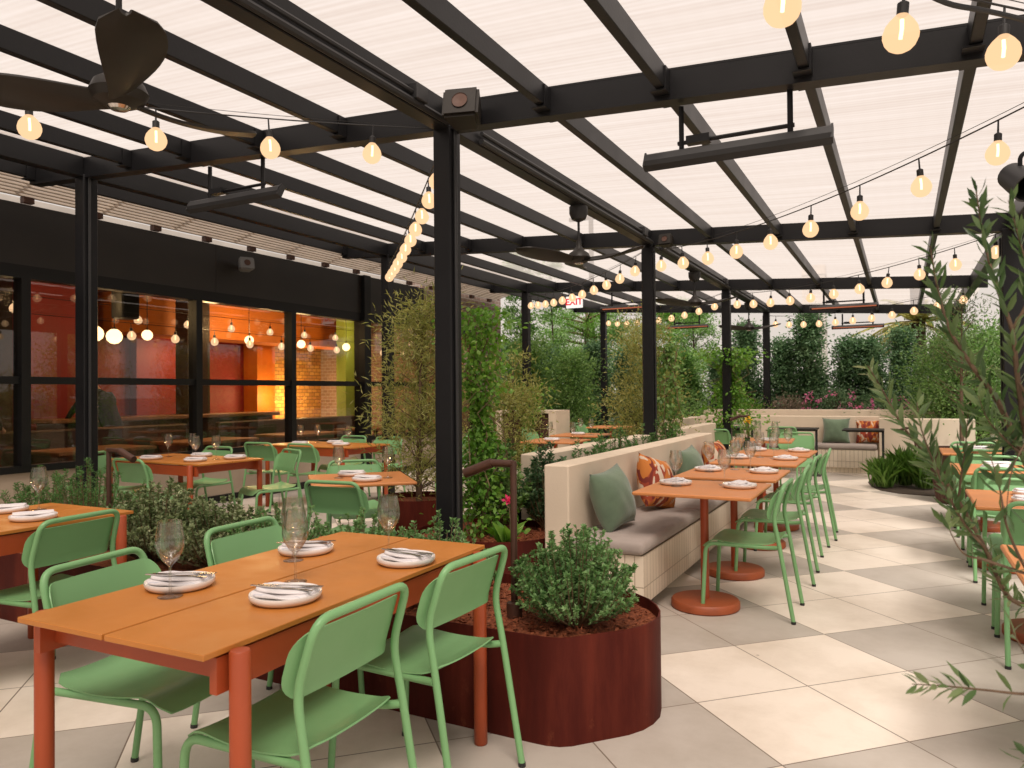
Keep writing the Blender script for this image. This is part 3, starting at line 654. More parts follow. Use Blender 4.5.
# loose feed cable at the top right corner
b = B(); tube(b, fillet([(-.1, 2.6, 2.80), (.1, 2.75, 2.62), (.33, 3.05, 2.66), (.62, 3.2, 2.56), (.9, 3.6, 2.62)], .2, 8), .009, 8)
single('power_cable', b, 'cord', 'thick black feed cable drooping at the top right corner beside the bulbs', 'cable', (.9, 3.6, 2.62))

# ------------------------------------------------------------------ restaurant building
WX = -7.74
bd = thing('restaurant_building', 'restaurant front with black framed windows, dark fascia and warm orange interior', 'building', (WX, 6, 0))
M['beigew'] = mat('beige_stucco', (.42, .34, .26), .85, 0, .08, 2., .1, 60)
YE = 14.3
b = B(); box(b, WX-.18, WX, -2, 13.2, .10, .62); add('knee_wall', b, 'beigew', bd, True, smooth=0)
b = B(); box(b, WX-.17, WX+.012, -2, 13.2, 0, .10); add('skirting', b, 'frame', bd, True, smooth=0)
b = B(); box(b, WX-.25, WX+.03, -2, 11.3, 2.68, 3.29)
for y in (-.3, 4.0, 6.65, 9.62): box(b, WX+.0302, WX+.033, y-.004, y+.004, 2.68, 3.29)
add('fascia', b, 'fascia', bd, True, smooth=0)
b = B(); box(b, WX-.3, WX+.0, 11.3, YE, 2.68, 3.9); box(b, WX-.3, WX, 13.2, YE, 0, 2.68)
box(b, WX-9, WX-.3, YE-.3, YE, 0, 3.9); add('brick_wall', b, 'extbrick', bd, True, smooth=0)
b = B(); box(b, WX-6, WX-.26, -2, 11.3, 3.30, 3.42); add('roof', b, 'conc', bd, True, smooth=0)
# window frame members
wf = None
mull = [-.9, .85, 2.6, 4.32, 6.38, 8.0, 9.6, 11.3, 13.15]
b = B()
box(b, WX-.09, WX+.035, -2, 13.2, .62, .69); box(b, WX-.09, WX+.035, -2, 13.2, 2.55, 2.68); box(b, WX-.07, WX+.02, -2, 13.2, 1.50, 1.575)
for y in mull: box(b, WX-.1, WX+.045, y-.045, y+.045, .69, 2.55)
box(b, WX-.12, WX+.10, 9.52, 9.68, 0, 3.29)
add('window_frame', b, 'frame', bd, True, smooth=0)
for y0, y1 in zip([-2]+mull, mull):
    for z0, z1 in ((.69, 1.50), (1.575, 2.55)):
        b = B(); box(b, WX-.03, WX-.022, y0+.045, y1-.045, z0, z1); add('window_pane', b, 'pane', bd, True, smooth=0)
# slatted screen between fascia and pergola
b = B()
for i in range(17):
    s = i/16; x = WX+.06+s*1.02; z = 3.355+s*.26; box(b, x-.0235, x+.0235, -4, 14.0, z, z+.02)
for y in np.arange(-3.9, 14, .9): hexa(b, [(WX+.04, y-.01, 3.37), (WX+1.1, y-.01, 3.64), (WX+1.1, y+.01, 3.64), (WX+.04, y+.01, 3.37), (WX+.04, y-.01, 3.40), (WX+1.1, y-.01, 3.67), (WX+1.1, y+.01, 3.67), (WX+.04, y+.01, 3.40)])
add('canopy_slats', b, 'beige', bd, True, smooth=0)
for y in np.arange(3.6, 14, .72):
    b = B(); hexa(b, [(WX+.031, y-.05, 3.292), (WX+.10, y-.05, 3.292), (WX+.10, y+.05, 3.292), (WX+.031, y+.05, 3.292), (WX+.031, y-.05, 3.352), (WX+.10, y-.05, 3.352), (WX+.10, y+.05, 3.352), (WX+.031, y+.05, 3.352)])
    add('canopy_bracket', b, 'bronze', bd, True, smooth=0)
# interior shell
IX = -12.6
def wallseg(y0, y1, z0, z1, m, x=IX, nm='inner_wall', th=.1):
    b = B(); box(b, x-th, x, y0, y1, z0, z1); return add(nm, b, m, bd, True, smooth=0)
b = B(); box(b, IX-.1, WX-.18, -4, YE-.3, -.10, .01); add('inner_floor', b, 'intf', bd, True, smooth=0)
b = B(); box(b, IX-.1, WX-.26, -4, YE-.3, 3.05, 3.15); add('inner_ceiling', b, 'intc', bd, True, smooth=0)
wallseg(-4, 6.9, 0, 3.05, 'woodd'); wallseg(6.9, 8.7, 0, 3.05, 'red'); wallseg(8.7, 10.4, 0, 3.05, 'red'); wallseg(10.4, 14.0, 0, 3.05, 'brick')
b = B(); box(b, IX, WX-.2, -4.1, -4, 0, 3.05); add('inner_wall', b, 'woodd', bd, True, smooth=0)
# red fin walls, orange bulkhead, lime column as seen through the panes
b = B(); box(b, -11.2, -11.0, 6.1, 7.05, 0, 3.05); add('inner_wall', b, 'red', bd, True, smooth=0)
b = B(); box(b, -12.59, -12.4, 8.9, 11.9, 1.0, 3.05); add('inner_wall', b, 'red', bd, True, smooth=0)
b = B(); box(b, -11.9, -11.2, 7.6, 13.9, 2.42, 3.05); add('bulkhead', b, 'orangew', bd, True, smooth=0)
b = B(); box(b, -12.395, -12.0, 11.4, 11.9, 0, 3.05); add('inner_column', b, 'orangew', bd, True, smooth=0)
b = B(); box(b, -10.55, -10.3, 12.2, 12.48, 0, 3.05); add('inner_column', b, 'greenw', bd, True, smooth=0)
b = B(); box(b, -10.9, -10.6, 8.55, 9.0, 0, 3.05); add('inner_column', b, 'woodd', bd, True, smooth=0)
# bar counter and dining furniture inside
o = thing('bar_counter', 'long wooden bar counter inside behind the left windows', 'counter', (-10.6, 8.2, 0))
b = B(); box(b, -10.8, -10.35, 6.2, 10.2, 0, 1.0); add('base', b, 'woodd', o, True, smooth=0)
b = B(); box(b, -10.9, -10.25, 6.1, 10.3, 1.0, 1.06, .01); add('top', b, 'wood', o, True)
def wtable(x, y, label):
    o = thing('wood_table', label, 'table', (x, y, 0), 0, 'wooden tables inside the restaurant')
    b = B(); box(b, -.38, .38, -.6, .6, .72, .76, .006); add('top', b, 'wood', o)
    for sx in (-.32, .32):
        for sy in (-.52, .52): b = B(); box(b, sx-.03, sx+.03, sy-.03, sy+.03, 0, .72); add('leg', b, 'woodd', o, smooth=0)
for x, y, l in ((-8.5, 3.6, 'wooden table inside the far left window behind the glass'), (-8.5, 5.5, 'wooden table inside the window left of the first thick mullion'), (-8.55, 7.2, 'wooden table inside behind the left of the dining chairs'), (-8.55, 9.0, 'wooden table inside behind the window with the yellow brick'), (-8.6, 10.9, 'wooden table inside beside the lime green column')): wtable(x, y, l)
def bankette(y0, y1, label):
    o = thing('banquette', label, 'bench', (-9.3, (y0+y1)/2, 0), 0, 'banquettes inside the restaurant')
    b = B(); box(b, -9.55, -9.05, y0, y1, 0, .46, .02); add('seat', b, 'wood', o, True)
    b = B(); box(b, -9.68, -9.55, y0, y1, 0, .95, .02); add('backrest', b, 'woodd', o, True)
bankette(4.9, 7.7, 'low wooden banquette inside seen through the lower left panes'); bankette(8.3, 11.6, 'low wooden banquette inside seen through the lower right panes')
def pendant(x, y, z, r, label):
    o = thing('pendant_lamp', label, 'pendant lamp', (x, y, z), 0, 'glowing globe pendants inside the restaurant')
    b = B(); lathe(b, [(0, -r), (r*.5, -r*.87), (r*.87, -r*.5), (r, 0), (r*.87, r*.5), (r*.5, r*.87), (r*.25, r*.97)], seg=18, capb=False, capt=False); add('globe', b, 'lampg', o, smooth=80)
    b = B(); tube(b, [(0, 0, r*.9), (0, 0, 3.04-z)], .006, 6); lathe(b, [(r*.3, r*.93), (r*.25, r*1.2)], seg=10); add('cord', b, 'cord', o)
    return o
for x, y, z, r, l in ((-9.2, 6.02, 2.18, .10, 'left one of two large globes close together behind the left window'), (-9.2, 6.28, 2.16, .10, 'right one of two large globes close together behind the left window'),
    (-10.2, 7.5, 2.3, .08, 'globe pendant over the bar in the second window'), (-10.2, 8.4, 2.3, .08, 'globe pendant over the bar near the dark column'), (-10.3, 9.6, 2.35, .08, 'globe pendant in the window with the orange bulkhead'),
    (-10.3, 10.9, 2.35, .08, 'globe pendant in front of the yellow brick wall'), (-10.2, 12.1, 2.35, .08, 'globe pendant beside the lime green column'), (-9.4, 4.4, 2.3, .08, 'globe pendant inside the far left window')): pendant(x, y, z, r, l)
strand((-9.4, 3.2, 2.62), (-9.4, 13.6, 2.62), 13, .03, 'upper row of added bulbs behind the window tops, imitating reflections of the terrace strings', .03, .97)  # both inside rows are added, imitating terrace bulb reflections in the panes
strand((-9.0, 3.4, 2.36), (-9.0, 13.4, 2.36), 15, .03, 'lower row of added bulbs behind the windows, imitating reflections of the terrace strings', .03, .97)
# dark wall-mounted screen/speaker
o = thing('wall_cabinet', 'tall black cabinet hung inside the left window near the ceiling', 'cabinet', (-9.0, 6.3, 2.4)); b = B(); box(b, -.12, .12, -.13, .13, -.02, .55, .03, 2); add('body', b, 'blackm', o); b = B(); box(b, .1205, .125, -.11, .11, .0, .53); add('grille', b, 'frame', o)
# bare point lights without fixtures, added to brighten the interior
def ilight(x, y, z, p, col=(1, .66, .30), r=.12):
    l = bpy.data.lights.new('interior_fill_light', 'POINT'); l.energy = p*1.0; l.color = col; l.shadow_soft_size = r; o = bpy.data.objects.new('interior_fill_light', l); o.location = (x, y, z); C.objects.link(o)
for a in ((-9.6, 5.2, 2.6, 22), (-9.0, 7.6, 2.4, 20), (-10.2, 9.9, 2.55, 44), (-12.0, 12.7, 1.25, 60), (-11.6, 11.6, 1.3, 24), (-9.6, 11.8, 2.6, 30), (-11.7, 9.6, 2.25, 12)): ilight(*a)

# ------------------------------------------------------------------ people inside
def person(name, label, loc, rot, lean, arm):
    o = thing(name, label, 'person', loc, rot)
    J = {'pel': (0, 0, .95), 'sp': (0, .05+lean*.3, 1.18), 'ch': (0, .04+lean*.75, 1.38-lean*.12), 'nk': (0, .06+lean*1.0, 1.52-lean*.2), 'hd': (0, .09+lean*1.15, 1.60-lean*.25), 'ht': (0, .10+lean*1.25, 1.72-lean*.28),
         'sl': (-.19, .04+lean*.85, 1.42-lean*.15), 'sr': (.19, .04+lean*.85, 1.42-lean*.15), 'el': (-.25, .10+lean*.9+arm*.2, 1.16), 'er': (.25, .10+lean*.9+arm*.2, 1.16), 'wl': (-.2, .22+lean+arm*.3, 1.0), 'wr': (.2, .22+lean+arm*.3, 1.0), 'hl': (-.17, .29+lean+arm*.33, .97), 'hr': (.17, .29+lean+arm*.33, .97),
         'tl': (-.1, 0, .90), 'tr': (.1, 0, .90), 'kl': (-.1, .03, .50), 'kr': (.1, .03, .50), 'al': (-.1, -.02, .09), 'ar': (.1, -.02, .09), 'fl': (-.11, .13, .04), 'fr': (.11, .13, .04)}
    E = [('pel', 'sp'), ('sp', 'ch'), ('ch', 'nk'), ('nk', 'hd'), ('hd', 'ht'), ('ch', 'sl'), ('ch', 'sr'), ('sl', 'el'), ('sr', 'er'), ('el', 'wl'), ('er', 'wr'), ('wl', 'hl'), ('wr', 'hr'), ('pel', 'tl'), ('pel', 'tr'), ('tl', 'kl'), ('tr', 'kr'), ('kl', 'al'), ('kr', 'ar'), ('al', 'fl'), ('ar', 'fr')]
    rad = dict(pel=.145, sp=.13, ch=.15, nk=.055, hd=.095, ht=.08, sl=.07, sr=.07, el=.045, er=.045, wl=.03, wr=.03, hl=.035, hr=.035, tl=.09, tr=.09, kl=.06, kr=.06, al=.045, ar=.045, fl=.04, fr=.04)
    ks = list(J); me = bpy.data.meshes.new('body'); me.from_pydata([J[k] for k in ks], [(ks.index(a), ks.index(c)) for a, c in E], [])
    ob = bpy.data.objects.new('body', me); C.objects.link(ob); ob.parent = o
    md = ob.modifiers.new('Skin', 'SKIN'); md.use_smooth_shade = True; 
    if not me.skin_vertices: ob.modifiers.clear(); md = ob.modifiers.new('Skin', 'SKIN'); md.use_smooth_shade = True
    for i, k in enumerate(ks):
        sv = me.skin_vertices[0].data[i]; sv.radius = (rad[k], rad[k]); sv.use_root = (k == 'pel')
    ss = ob.modifiers.new('Sub', 'SUBSURF'); ss.levels = 2; ss.render_levels = 2
    bpy.context.view_layer.update(); ev = bpy.data.meshes.new_from_object(ob.evaluated_get(bpy.context.evaluated_depsgraph_get()))
    ob.modifiers.clear(); ob.data = ev; ev.materials.clear(); ev.materials.append(M['dkblue']); ev.materials.append(M['skin']); ev.shade_smooth()
    hz = J['nk'][2]+.02; 
    for f in ev.polygons:
        c = f.center
        if (c.z > hz and abs(c.x) < .13) or (abs(c.x) < .3 and .9 < c.z < 1.03 and c.y > .2+lean+arm*.28): f.material_index = 1
    h = Vector(J['ht'])-Vector((0, .015, .0)); b = B(); lathe(b, [(.102, -.09), (.104, -.03), (.098, .03), (.07, .085), (.02, .105)], c=h-Vector((0, .012, .02)), seg=18, capb=False)
    add('hair', b, 'hair', o, smooth=80)
    return o
person('person', 'person in dark clothes standing with back turned inside the far left window', (-8.9, 4.35, .01), R(20), .05, 0)
person('person', 'person in dark clothes leaning over a table inside the second window', (-9.9, 6.75, .01), R(95), .32, .6)

# ------------------------------------------------------------------ furniture prototypes
def make_chair(name='garden_chair'):
    o = thing(name, 'green metal chair', 'chair', (0, 0, 0), 0, 'green tubular metal chairs on the terrace')
    r = .0125
    b = B()
    pl = [(-.218, -.27, .008), (-.214, -.195, .45), (-.210, -.163, .615), (-.203, -.222, .805)]
    pr = [(-x, y, z) for x, y, z in pl][::-1]
    path = fillet(pl[:1]+[Vector(p) for p in pl[1:3]]+[(-.203, -.222, .805), (.203, -.222, .805)]+[Vector(p) for p in pr[1:3]]+pr[3:], .055, 7)
    tube(b, path, r, 12)
    add('back_frame', b, 'green', o, smooth=60)
    for s in (-1, 1):
        b = B(); tube(b, fillet([(s*.213, .262, .008), (s*.200, .240, .432), (s*.196, -.135, .430), (s*.213, -.188, .438)], .06, 7), r, 12)
        add('side_frame', b, 'green', o, smooth=60)
    b = B(); g = []
    for i in range(17):
        t = i/16; y = -.185+.45*t; row = []
        zc = .452-.016*math.sin(min(t*1.15, 1)*PI)-(.055*max(0, (t-.78)/.22)**2)+.016*max(0, (.14-t)/.14)**2
        hw = .196+.012*math.sin(t*PI)-.03*max(0, (.08-t)/.08)**2-.028*max(0, (t-.90)/.10)**2
        for j in range(9):
            q = (j/4)-1; row.append(Vector((q*hw, y, zc-.006*(1-q*q)+.004*abs(q)**4)))
        g.append(row)
    sheet(b, g, .005); add('seat', b, 'green', o, smooth=50)
    b = B(); g = []
    for i in range(29):
        q = math.sin((i/14-1)*PI/2); row = []
        for j in range(9):
            t = j/8; e = max(0, (abs(q)-.80)/.20); hh = .09*(1-(1-math.sqrt(max(0, 1-min(e, 1)**2)))*.72); lo = .682-hh; hi = .682+hh
            z = lo+(hi-lo)*t; k = (z-.615)/.19; yu = -.163-.059*max(k, 0)
            row.append(Vector((q*.228, yu+.020-.010*(1-q*q)+.024*max(0, (abs(q)-.8)/.2)**2, z)))
        g.append(row)
    sheet(b, g, .004); add('backrest', b, 'green', o, smooth=50)
    for x, y in ((-.218, -.27), (.218, -.27), (-.213, .262), (.213, .262)):
        b = B(); lathe(b, [(.0135, 0), (.0145, .004), (.0138, .016)], c=(x, y, 0), seg=10); add('glide', b, 'blackm', o)
    return o
CH = make_chair()
def table4(name='dining_table'):
    o = thing(name, 'orange table', 'table', (0, 0, 0), 0, 'long orange dining tables')
    for s in (-1, 1):
        b = B(); x0, x1 = sorted((s*.0055, s*.363)); box(b, x0, x1, -.70, .70, .741, .757, .0018); add('top_board', b, 'top', o)
    b = B()
    for s in (-1, 1): box(b, s*.345-.012, s*.345+.012, -.655, .655, .645, .7345)
    for s in (-1, 1): box(b, -.333, .333, s*.60-.012, s*.60+.012, .665, .7345)
    add('apron', b, 'leg', o, smooth=0)
    for sx in (-1, 1):
        for sy in (-1, 1):
            b = B(); lathe(b, [(.022, 0), (.026, .004), (.026, .742), (.023, .7465), (.0, .748)], c=(sx*.387, sy*.61, 0), seg=24, capt=False); add('leg', b, 'leg', o, smooth=50)
    return o
T4 = table4()
def pedestal(name='bistro_table', top='topw', hx=.355, hy=.375):
    o = thing(name, 'pedestal table', 'table', (0, 0, 0), 0, 'orange pedestal tables')
    b = B(); box(b, -hx, hx, -hy, hy, .735, .757, .006); add('top', b, top, o)
    b = B(); lathe(b, [(.030, .04), (.026, .06), (.026, .72), (.05, .735)], seg=20); box(b, -hx*.6, hx*.6, -.03, .03, .715, .7345); add('pillar', b, 'leg', o, smooth=40)
    b = B(); lathe(b, [(.205, 0), (.213, .008), (.213, .042), (.203, .054), (.05, .060)], seg=40); add('base', b, 'disc', o, smooth=40)
    return o
PT = pedestal()
def wineglass(name='wine_glass', s=1.0):
    b = B(); prof = [(.0, .0015), (.036, .0015), (.037, .003), (.012, .006), (.004, .012), (.0035, .05), (.0036, .088), (.007, .096), (.022, .112), (.036, .135), (.0425, .158), (.0415, .185), (.036, .215), (.0338, .232), (.0331, .232), (.0352, .214), (.0405, .185), (.0413, .158), (.0350, .137), (.021, .1145), (.0, .1015)]
    lathe(b, [(r*s, z*s) for r, z in prof], seg=28, capb=False, capt=False)
    o = add(name, b, 'wineglass', None, smooth=80); return tag(o, 'wine glass', 'wine glass', 'stemmed wine glasses on the tables')
WG = wineglass()
def tumbler():
    b = B(); lathe(b, [(0, .002), (.03, .002), (.033, .006), (.036, .10), (.0345, .10), (.0315, .010), (0, .008)], seg=24, capb=False, capt=False)
    o = add('water_glass', b, 'glass', None, smooth=40); return tag(o, 'tumbler', 'glass', 'stemmed wine glasses on the tables')
def plate():
    o = None; b = B()
    lathe(b, [(0, 0), (.075, 0), (.094, .003), (.104, .012), (.106, .020), (.1045, .026), (.100, .0255), (.094, .018), (.075, .012), (0, .011)], seg=48, capb=False, capt=False)
    o = add('plate', b, 'white', None, smooth=50); return tag(o, 'plate', 'plate', 'white plates at the place settings')
PL = plate()
def napkin():
    b = B()
    for layer, (hw, hl, z0, h, off) in enumerate(((.060, .092, .0125, .017, 0), (.050, .088, .0265, .012, .006))):
        g = []; n = 22
        for i in range(n+1):      # closed rounded roll of folded cloth, swept along x
            t = i/n; x = -hl+2*hl*t; k = (1-abs(2*t-1)**5*.35); row = []
            for j in range(21):
                a = 2*PI*j/20; c, s_ = math.cos(a), math.sin(a)
                y = off+hw*k*math.copysign(abs(c)**.7, c)+.004*math.sin(t*6+layer*2); zz = z0+h/2+h/2*math.copysign(abs(s_)**.6, s_)*(.85+.15*math.sin(t*8+layer))+(.0025*math.sin(c*7+t*6) if s_ > .2 else 0)
                row.append(Vector((x, y, zz)))
            g.append([b.verts.new(p) for p in row[:-1]])
        for r0_, r1_ in zip(g, g[1:]):
            for j in range(20): b.faces.new((r0_[j], r0_[(j+1) % 20], r1_[(j+1) % 20], r1_[j]))
        b.faces.new(g[0][::-1]); b.faces.new(g[-1])
    o = add('napkin', b, 'napkin', None, smooth=60); return tag(o, 'napkin', 'napkin', 'folded linen napkins on the plates')
NK = napkin()
def cutlery():
    o = thing('fork', 'fork', 'fork', group='forks on the napkins'); b = B()
    g = [[Vector((x, q*w, z)) for q in (-1, -.33, .33, 1)] for x, w, z in ((-.095, .0045, 0), (-.03, .003, .001), (.035, .0025, .002), (.055, .006, .001), (.065, .0105, 0), (.08, .0108, .001))]
    sheet(b, g, .0016); add('handle', b, 'steel', o)
    for q in (-.009, -.003, .003, .009):
        b = B(); box(b, .0802, .112, q-.0014, q+.0014, -.0005, .001); add('tine', b, 'steel', o, smooth=0)
    k = thing('knife', 'knife', 'knife', group='knives on the napkins'); b = B(); box(b, -.11, -.005, -.0045, .0045, -.002, .0015, .0012); add('handle', b, 'steel', k)
    b = B(); g = [[Vector((x, -.004, z)), Vector((x, w, z))] for x, w, z in ((-.0045, .005, 0), (.03, .0085, 0), (.08, .0085, 0), (.105, .002, 0))]; sheet(b, g, .001); add('blade', b, 'steel', k)
    return o, k
FK, KF = cutlery()
TZ = .757
def setting(x, y, rot, where, cut=True, z=TZ, nap=True):
    place(PL, (x, y, z), 0, 'white plate under a napkin, '+where)
    if nap: place(NK, (x, y, z), rot, 'folded pale linen napkin on the plate, '+where)
    if cut:
        c, s = math.cos(rot), math.sin(rot)
        place(FK, (x-s*.008, y+c*.008, z+.0415), rot+.10, 'steel fork on the napkin, '+where)
        place(KF, (x+s*.020, y-c*.020, z+.0415), rot-.05, 'steel knife on the napkin, '+where)
def glass(x, y, lab, z=TZ): place(WG, (x, y, z), RNG.uniform(0, 6), 'empty wine glass '+lab)

def chair(x, y, face, label):   # face: '+y','-x',... or radians
    a = {'+y': 0, '-y': PI, '-x': PI/2, '+x': -PI/2}[face] if isinstance(face, str) else face
    return place(CH, (x, y, 0), a, label)

# nearest table
place(T4, (-1.848, 1.915, 0), R(1.4), 'nearest long orange table with a seam between two boards and four place settings')
chair(-1.53, 1.62, PI/2+R(2), 'green metal chair in the foreground, backrest nearest to the camera')
chair(-1.53, 2.24, PI/2-R(2), 'green metal chair beside the corten planter at the nearest table')
chair(-2.27, 1.66, -PI/2+R(9), 'green metal chair whose back rises behind the first wine glass')
chair(-2.35, 2.36, -PI/2+R(3), 'green metal chair at the far corner of the nearest table before pale shrubs')
setting(-2.06, 1.63, R(20), 'by the first glass of the nearest table')
setting(-2.06, 2.20, R(25), 'far left on the nearest table')
setting(-1.60, 2.22, R(-8), 'far right on the nearest table')
setting(-1.64, 1.665, R(12), 'front right on the nearest table')
glass(-1.985, 1.535, 'standing in front of the left plate of the nearest table')
glass(-1.765, 1.835, 'closest to the seam in the middle of the nearest table')
glass(-2.0, 2.07, 'behind another glass in the middle of the nearest table')
glass(-1.715, 2.27, 'at the far end of the nearest table near the dark post')
# table at the left edge
place(T4, (-4.01, 1.90, 0), R(.5), 'long orange table cut by the left edge of the picture')
chair(-3.66, 2.16, PI/2+R(6), 'green metal chair at the left edge seen from behind, before the left-hand table')
chair(-4.38, 1.62, -PI/2, 'green metal chair on the far side of the left-hand orange table')
setting(-3.86, 2.20, R(60), 'on the left-hand orange table beside its chair', False)
setting(-4.25, 2.28, R(50), 'on the left-hand orange table at the picture edge', False)
glass(-4.16, 2.40, 'alone at the end of the left-hand orange table')
# long tables before the windows
place(T4, (-6.22, 4.98, 0), R(90-3), 'long orange table left of the posts in front of the restaurant windows')
chair(-6.12, 4.52, 0, 'green metal chair with its back to us at the front of the left window table')
chair(-6.98, 4.80, -PI/2+R(30), 'green metal chair at the left window table, behind the left path light')
chair(-6.62, 5.52, PI, 'green metal chair behind the left window table, facing us between two glasses')
chair(-5.62, 5.52, PI-R(20), 'green metal chair behind the right end of the left window table')
for x, y, w in ((-6.45, 4.78, 'front left of the left window table'), (-5.85, 4.80, 'front right of the left window table'), (-6.25, 5.2, 'rear of the left window table'), (-5.72, 5.15, 'rear right of the left window table')): setting(x, y, R(20), 'at the '+w, False)
for x, y, w in ((-6.55, 5.05, 'first from the left on the left window table'), (-6.38, 5.2, 'second from the left on the left window table'), (-5.92, 4.86, 'third from the left on the left window table'), (-5.83, 5.02, 'last on the right of the left window table')): glass(x, y, w)
place(T4, (-6.30, 7.10, 0), R(90-2), 'long orange table farther back before the windows under the lime column')
chair(-6.75, 6.62, 0+R(4), 'green metal chair at the far window table, left one of two with backs to us')
chair(-6.08, 6.64, 0-R(4), 'green metal chair at the far window table, right one of two with backs to us')
chair(-6.55, 7.70, PI, 'green metal chair behind the far window table, left one facing us')
chair(-5.95, 7.68, PI, 'green metal chair behind the far window table, right one facing us')
chair(-5.30, 8.6, PI/2, 'green metal chair standing alone far back beside the feathery tree')
for x, y, w in ((-6.6, 6.95, 'left of the far window table'), (-5.95, 6.95, 'right of the far window table'), (-6.3, 7.25, 'rear of the far window table')): setting(x, y, R(10), 'at the '+w, False)
for x, y, w in ((-6.72, 7.1, 'leftmost on the far window table'), (-6.58, 7.25, 'second on the far window table'), (-6.0, 7.15, 'rightmost on the far window table')): glass(x, y, w)
# square table set diagonally
p = place(PT, (-3.52, 4.32, 0), R(45), 'square orange table turned cornerwise between the windows and the centre post'); 
chair(-3.28, 3.93, R(5), 'green metal chair with its back to us in front of the cornerwise square table')
chair(-3.98, 4.82, PI+R(42), 'green metal chair behind the cornerwise square table, facing us')
setting(-3.68, 4.42, R(30), 'rear of the cornerwise square table', False); setting(-3.36, 4.2, R(10), 'front of the cornerwise square table', False)
glass(-3.66, 4.25, 'left on the cornerwise square table'); glass(-3.33, 4.4, 'right on the cornerwise square table')
# row along the bench
YT = (4.74, 5.68, 6.85, 7.81); nth = ('first', 'second', 'third', 'last')
for i, y in enumerate(YT):
    place(PT, (-1.125, y+.04*(i < 2), 0), 0, nth[i]+' orange pedestal table counting back along the tiled bench')
    yc = (4.86, 5.81, 6.83, 7.58)[i]
    chair(-.85+(0, .01, -.01, .02)[i], yc, PI/2+R((0, 2, -2, 3)[i]), nth[i]+' green metal chair in the row facing the tiled bench')
    setting(-1.33, y+.12, R(80), 'bench side of the '+nth[i]+' bench table', False); setting(-.92, y+.12, R(85), 'aisle side of the '+nth[i]+' bench table', False)
    glass(-1.30, y+.02, 'bench side of the '+nth[i]+' bench table'); glass(-1.03, y+.20, 'aisle side of the '+nth[i]+' bench table')
    if i: glass(-1.16, y+.26, 'third one on the '+nth[i]+' bench table')
# tables right of the aisle
YR = (3.13, 4.97, 6.80, 8.62); nr = ('nearest', 'second', 'third', 'farthest')
for i, y in enumerate(YR):
    place(PT, (.69, y, 0), 0, nr[i]+' orange pedestal table on the right of the aisle')
    for s, f in ((-1, 0), (1, PI)):
        if i == 0 and s < 0: continue
        chair(.66, y+s*.34 if not (i == 0) else y+.30, f, 'green metal chair on the right, '+('camera side of the ' if s < 0 else 'rear side of the ')+nr[i]+' pedestal table')
    setting(.62, y-.15, R(10), 'front of the '+nr[i]+' right-hand table', False); setting(.66, y+.18, R(10), 'rear of the '+nr[i]+' right-hand table', False)
    glass(.80, y-.02, 'on the '+nr[i]+' right-hand table')
# middle distance, behind the second wall
for x, y, l in ((-3.95, 8.75, 'orange table just behind the second low wall, partly hidden by leaves'), (-4.15, 10.1, 'orange table farther behind the second low wall'), (-4.6, 12.6, 'small far orange table before the dark hedge'), (-1.55, 9.75, 'orange pedestal table in the aisle beyond the bench row')):
    place(PT, (x, y, 0), R(4), l)
for x, y, l in ((-4.1, 8.9, 'left on the first table behind the second wall'), (-3.75, 8.85, 'right on the first table behind the second wall'), (-4.2, 10.2, 'on the farther table behind the second wall'), (-3.95, 10.0, 'rightmost behind the second wall'), (-1.62, 9.8, 'on the pedestal table beyond the bench row'), (-1.4, 9.7, 'right on the pedestal table beyond the bench row')): glass(x, y, l)
for x, y, l in ((-3.95, 8.75, 'first table behind the second wall'), (-4.15, 10.1, 'farther table behind the second wall'), (-1.45, 9.62, 'pedestal table beyond the bench row')): setting(x, y-.12, R(10), 'on the '+l, False)
for x, y, f, l in ((-4.85, 10.2, '+x', 'green metal chair far back left, before the slatted service station'), (-5.0, 12.6, '+x', 'green metal chair at the left of the small far table'), (-4.2, 12.9, '-x', 'green metal chair at the right of the small far table before the hedge'),
    (-2.45, 11.3, '+y', 'green metal chair at the far left of the end bench with its back to us'), (-2.65, 12.9, PI, 'green metal chair beside the end wall left of the vase'), (-1.65, 12.35, '+y', 'green metal chair at the middle of the end bench with its back to us'), (-1.25, 10.35, PI, 'green metal chair behind the pedestal table beyond the bench row')):
    chair(x, y, f, l)

# tables along the end bench: dark cantilever tops on one side post
def sidepost(x, y, label):
    o = thing('cantilever_table', label, 'table', (x, y, 0), 0, 'dark cantilever tables at the end bench')
    b = B(); box(b, -.29, .29, -.28, .28, .735, .76, .004); box(b, -.25, .29, -.02, .02, .71, .735); add('top', b, 'bronzed', o)
    b = B(); box(b, .255, .29, -.02, .02, .012, .7345); box(b, .2, .34, -.15, .15, 0, .012); add('post', b, 'blackm', o, smooth=0)
sidepost(-.54, 12.85, 'dark cantilever table at the right end of the end bench'); sidepost(-1.5, 12.9, 'dark cantilever table at the middle of the end bench'); sidepost(-2.5, 12.9, 'dark cantilever table at the left of the end bench')

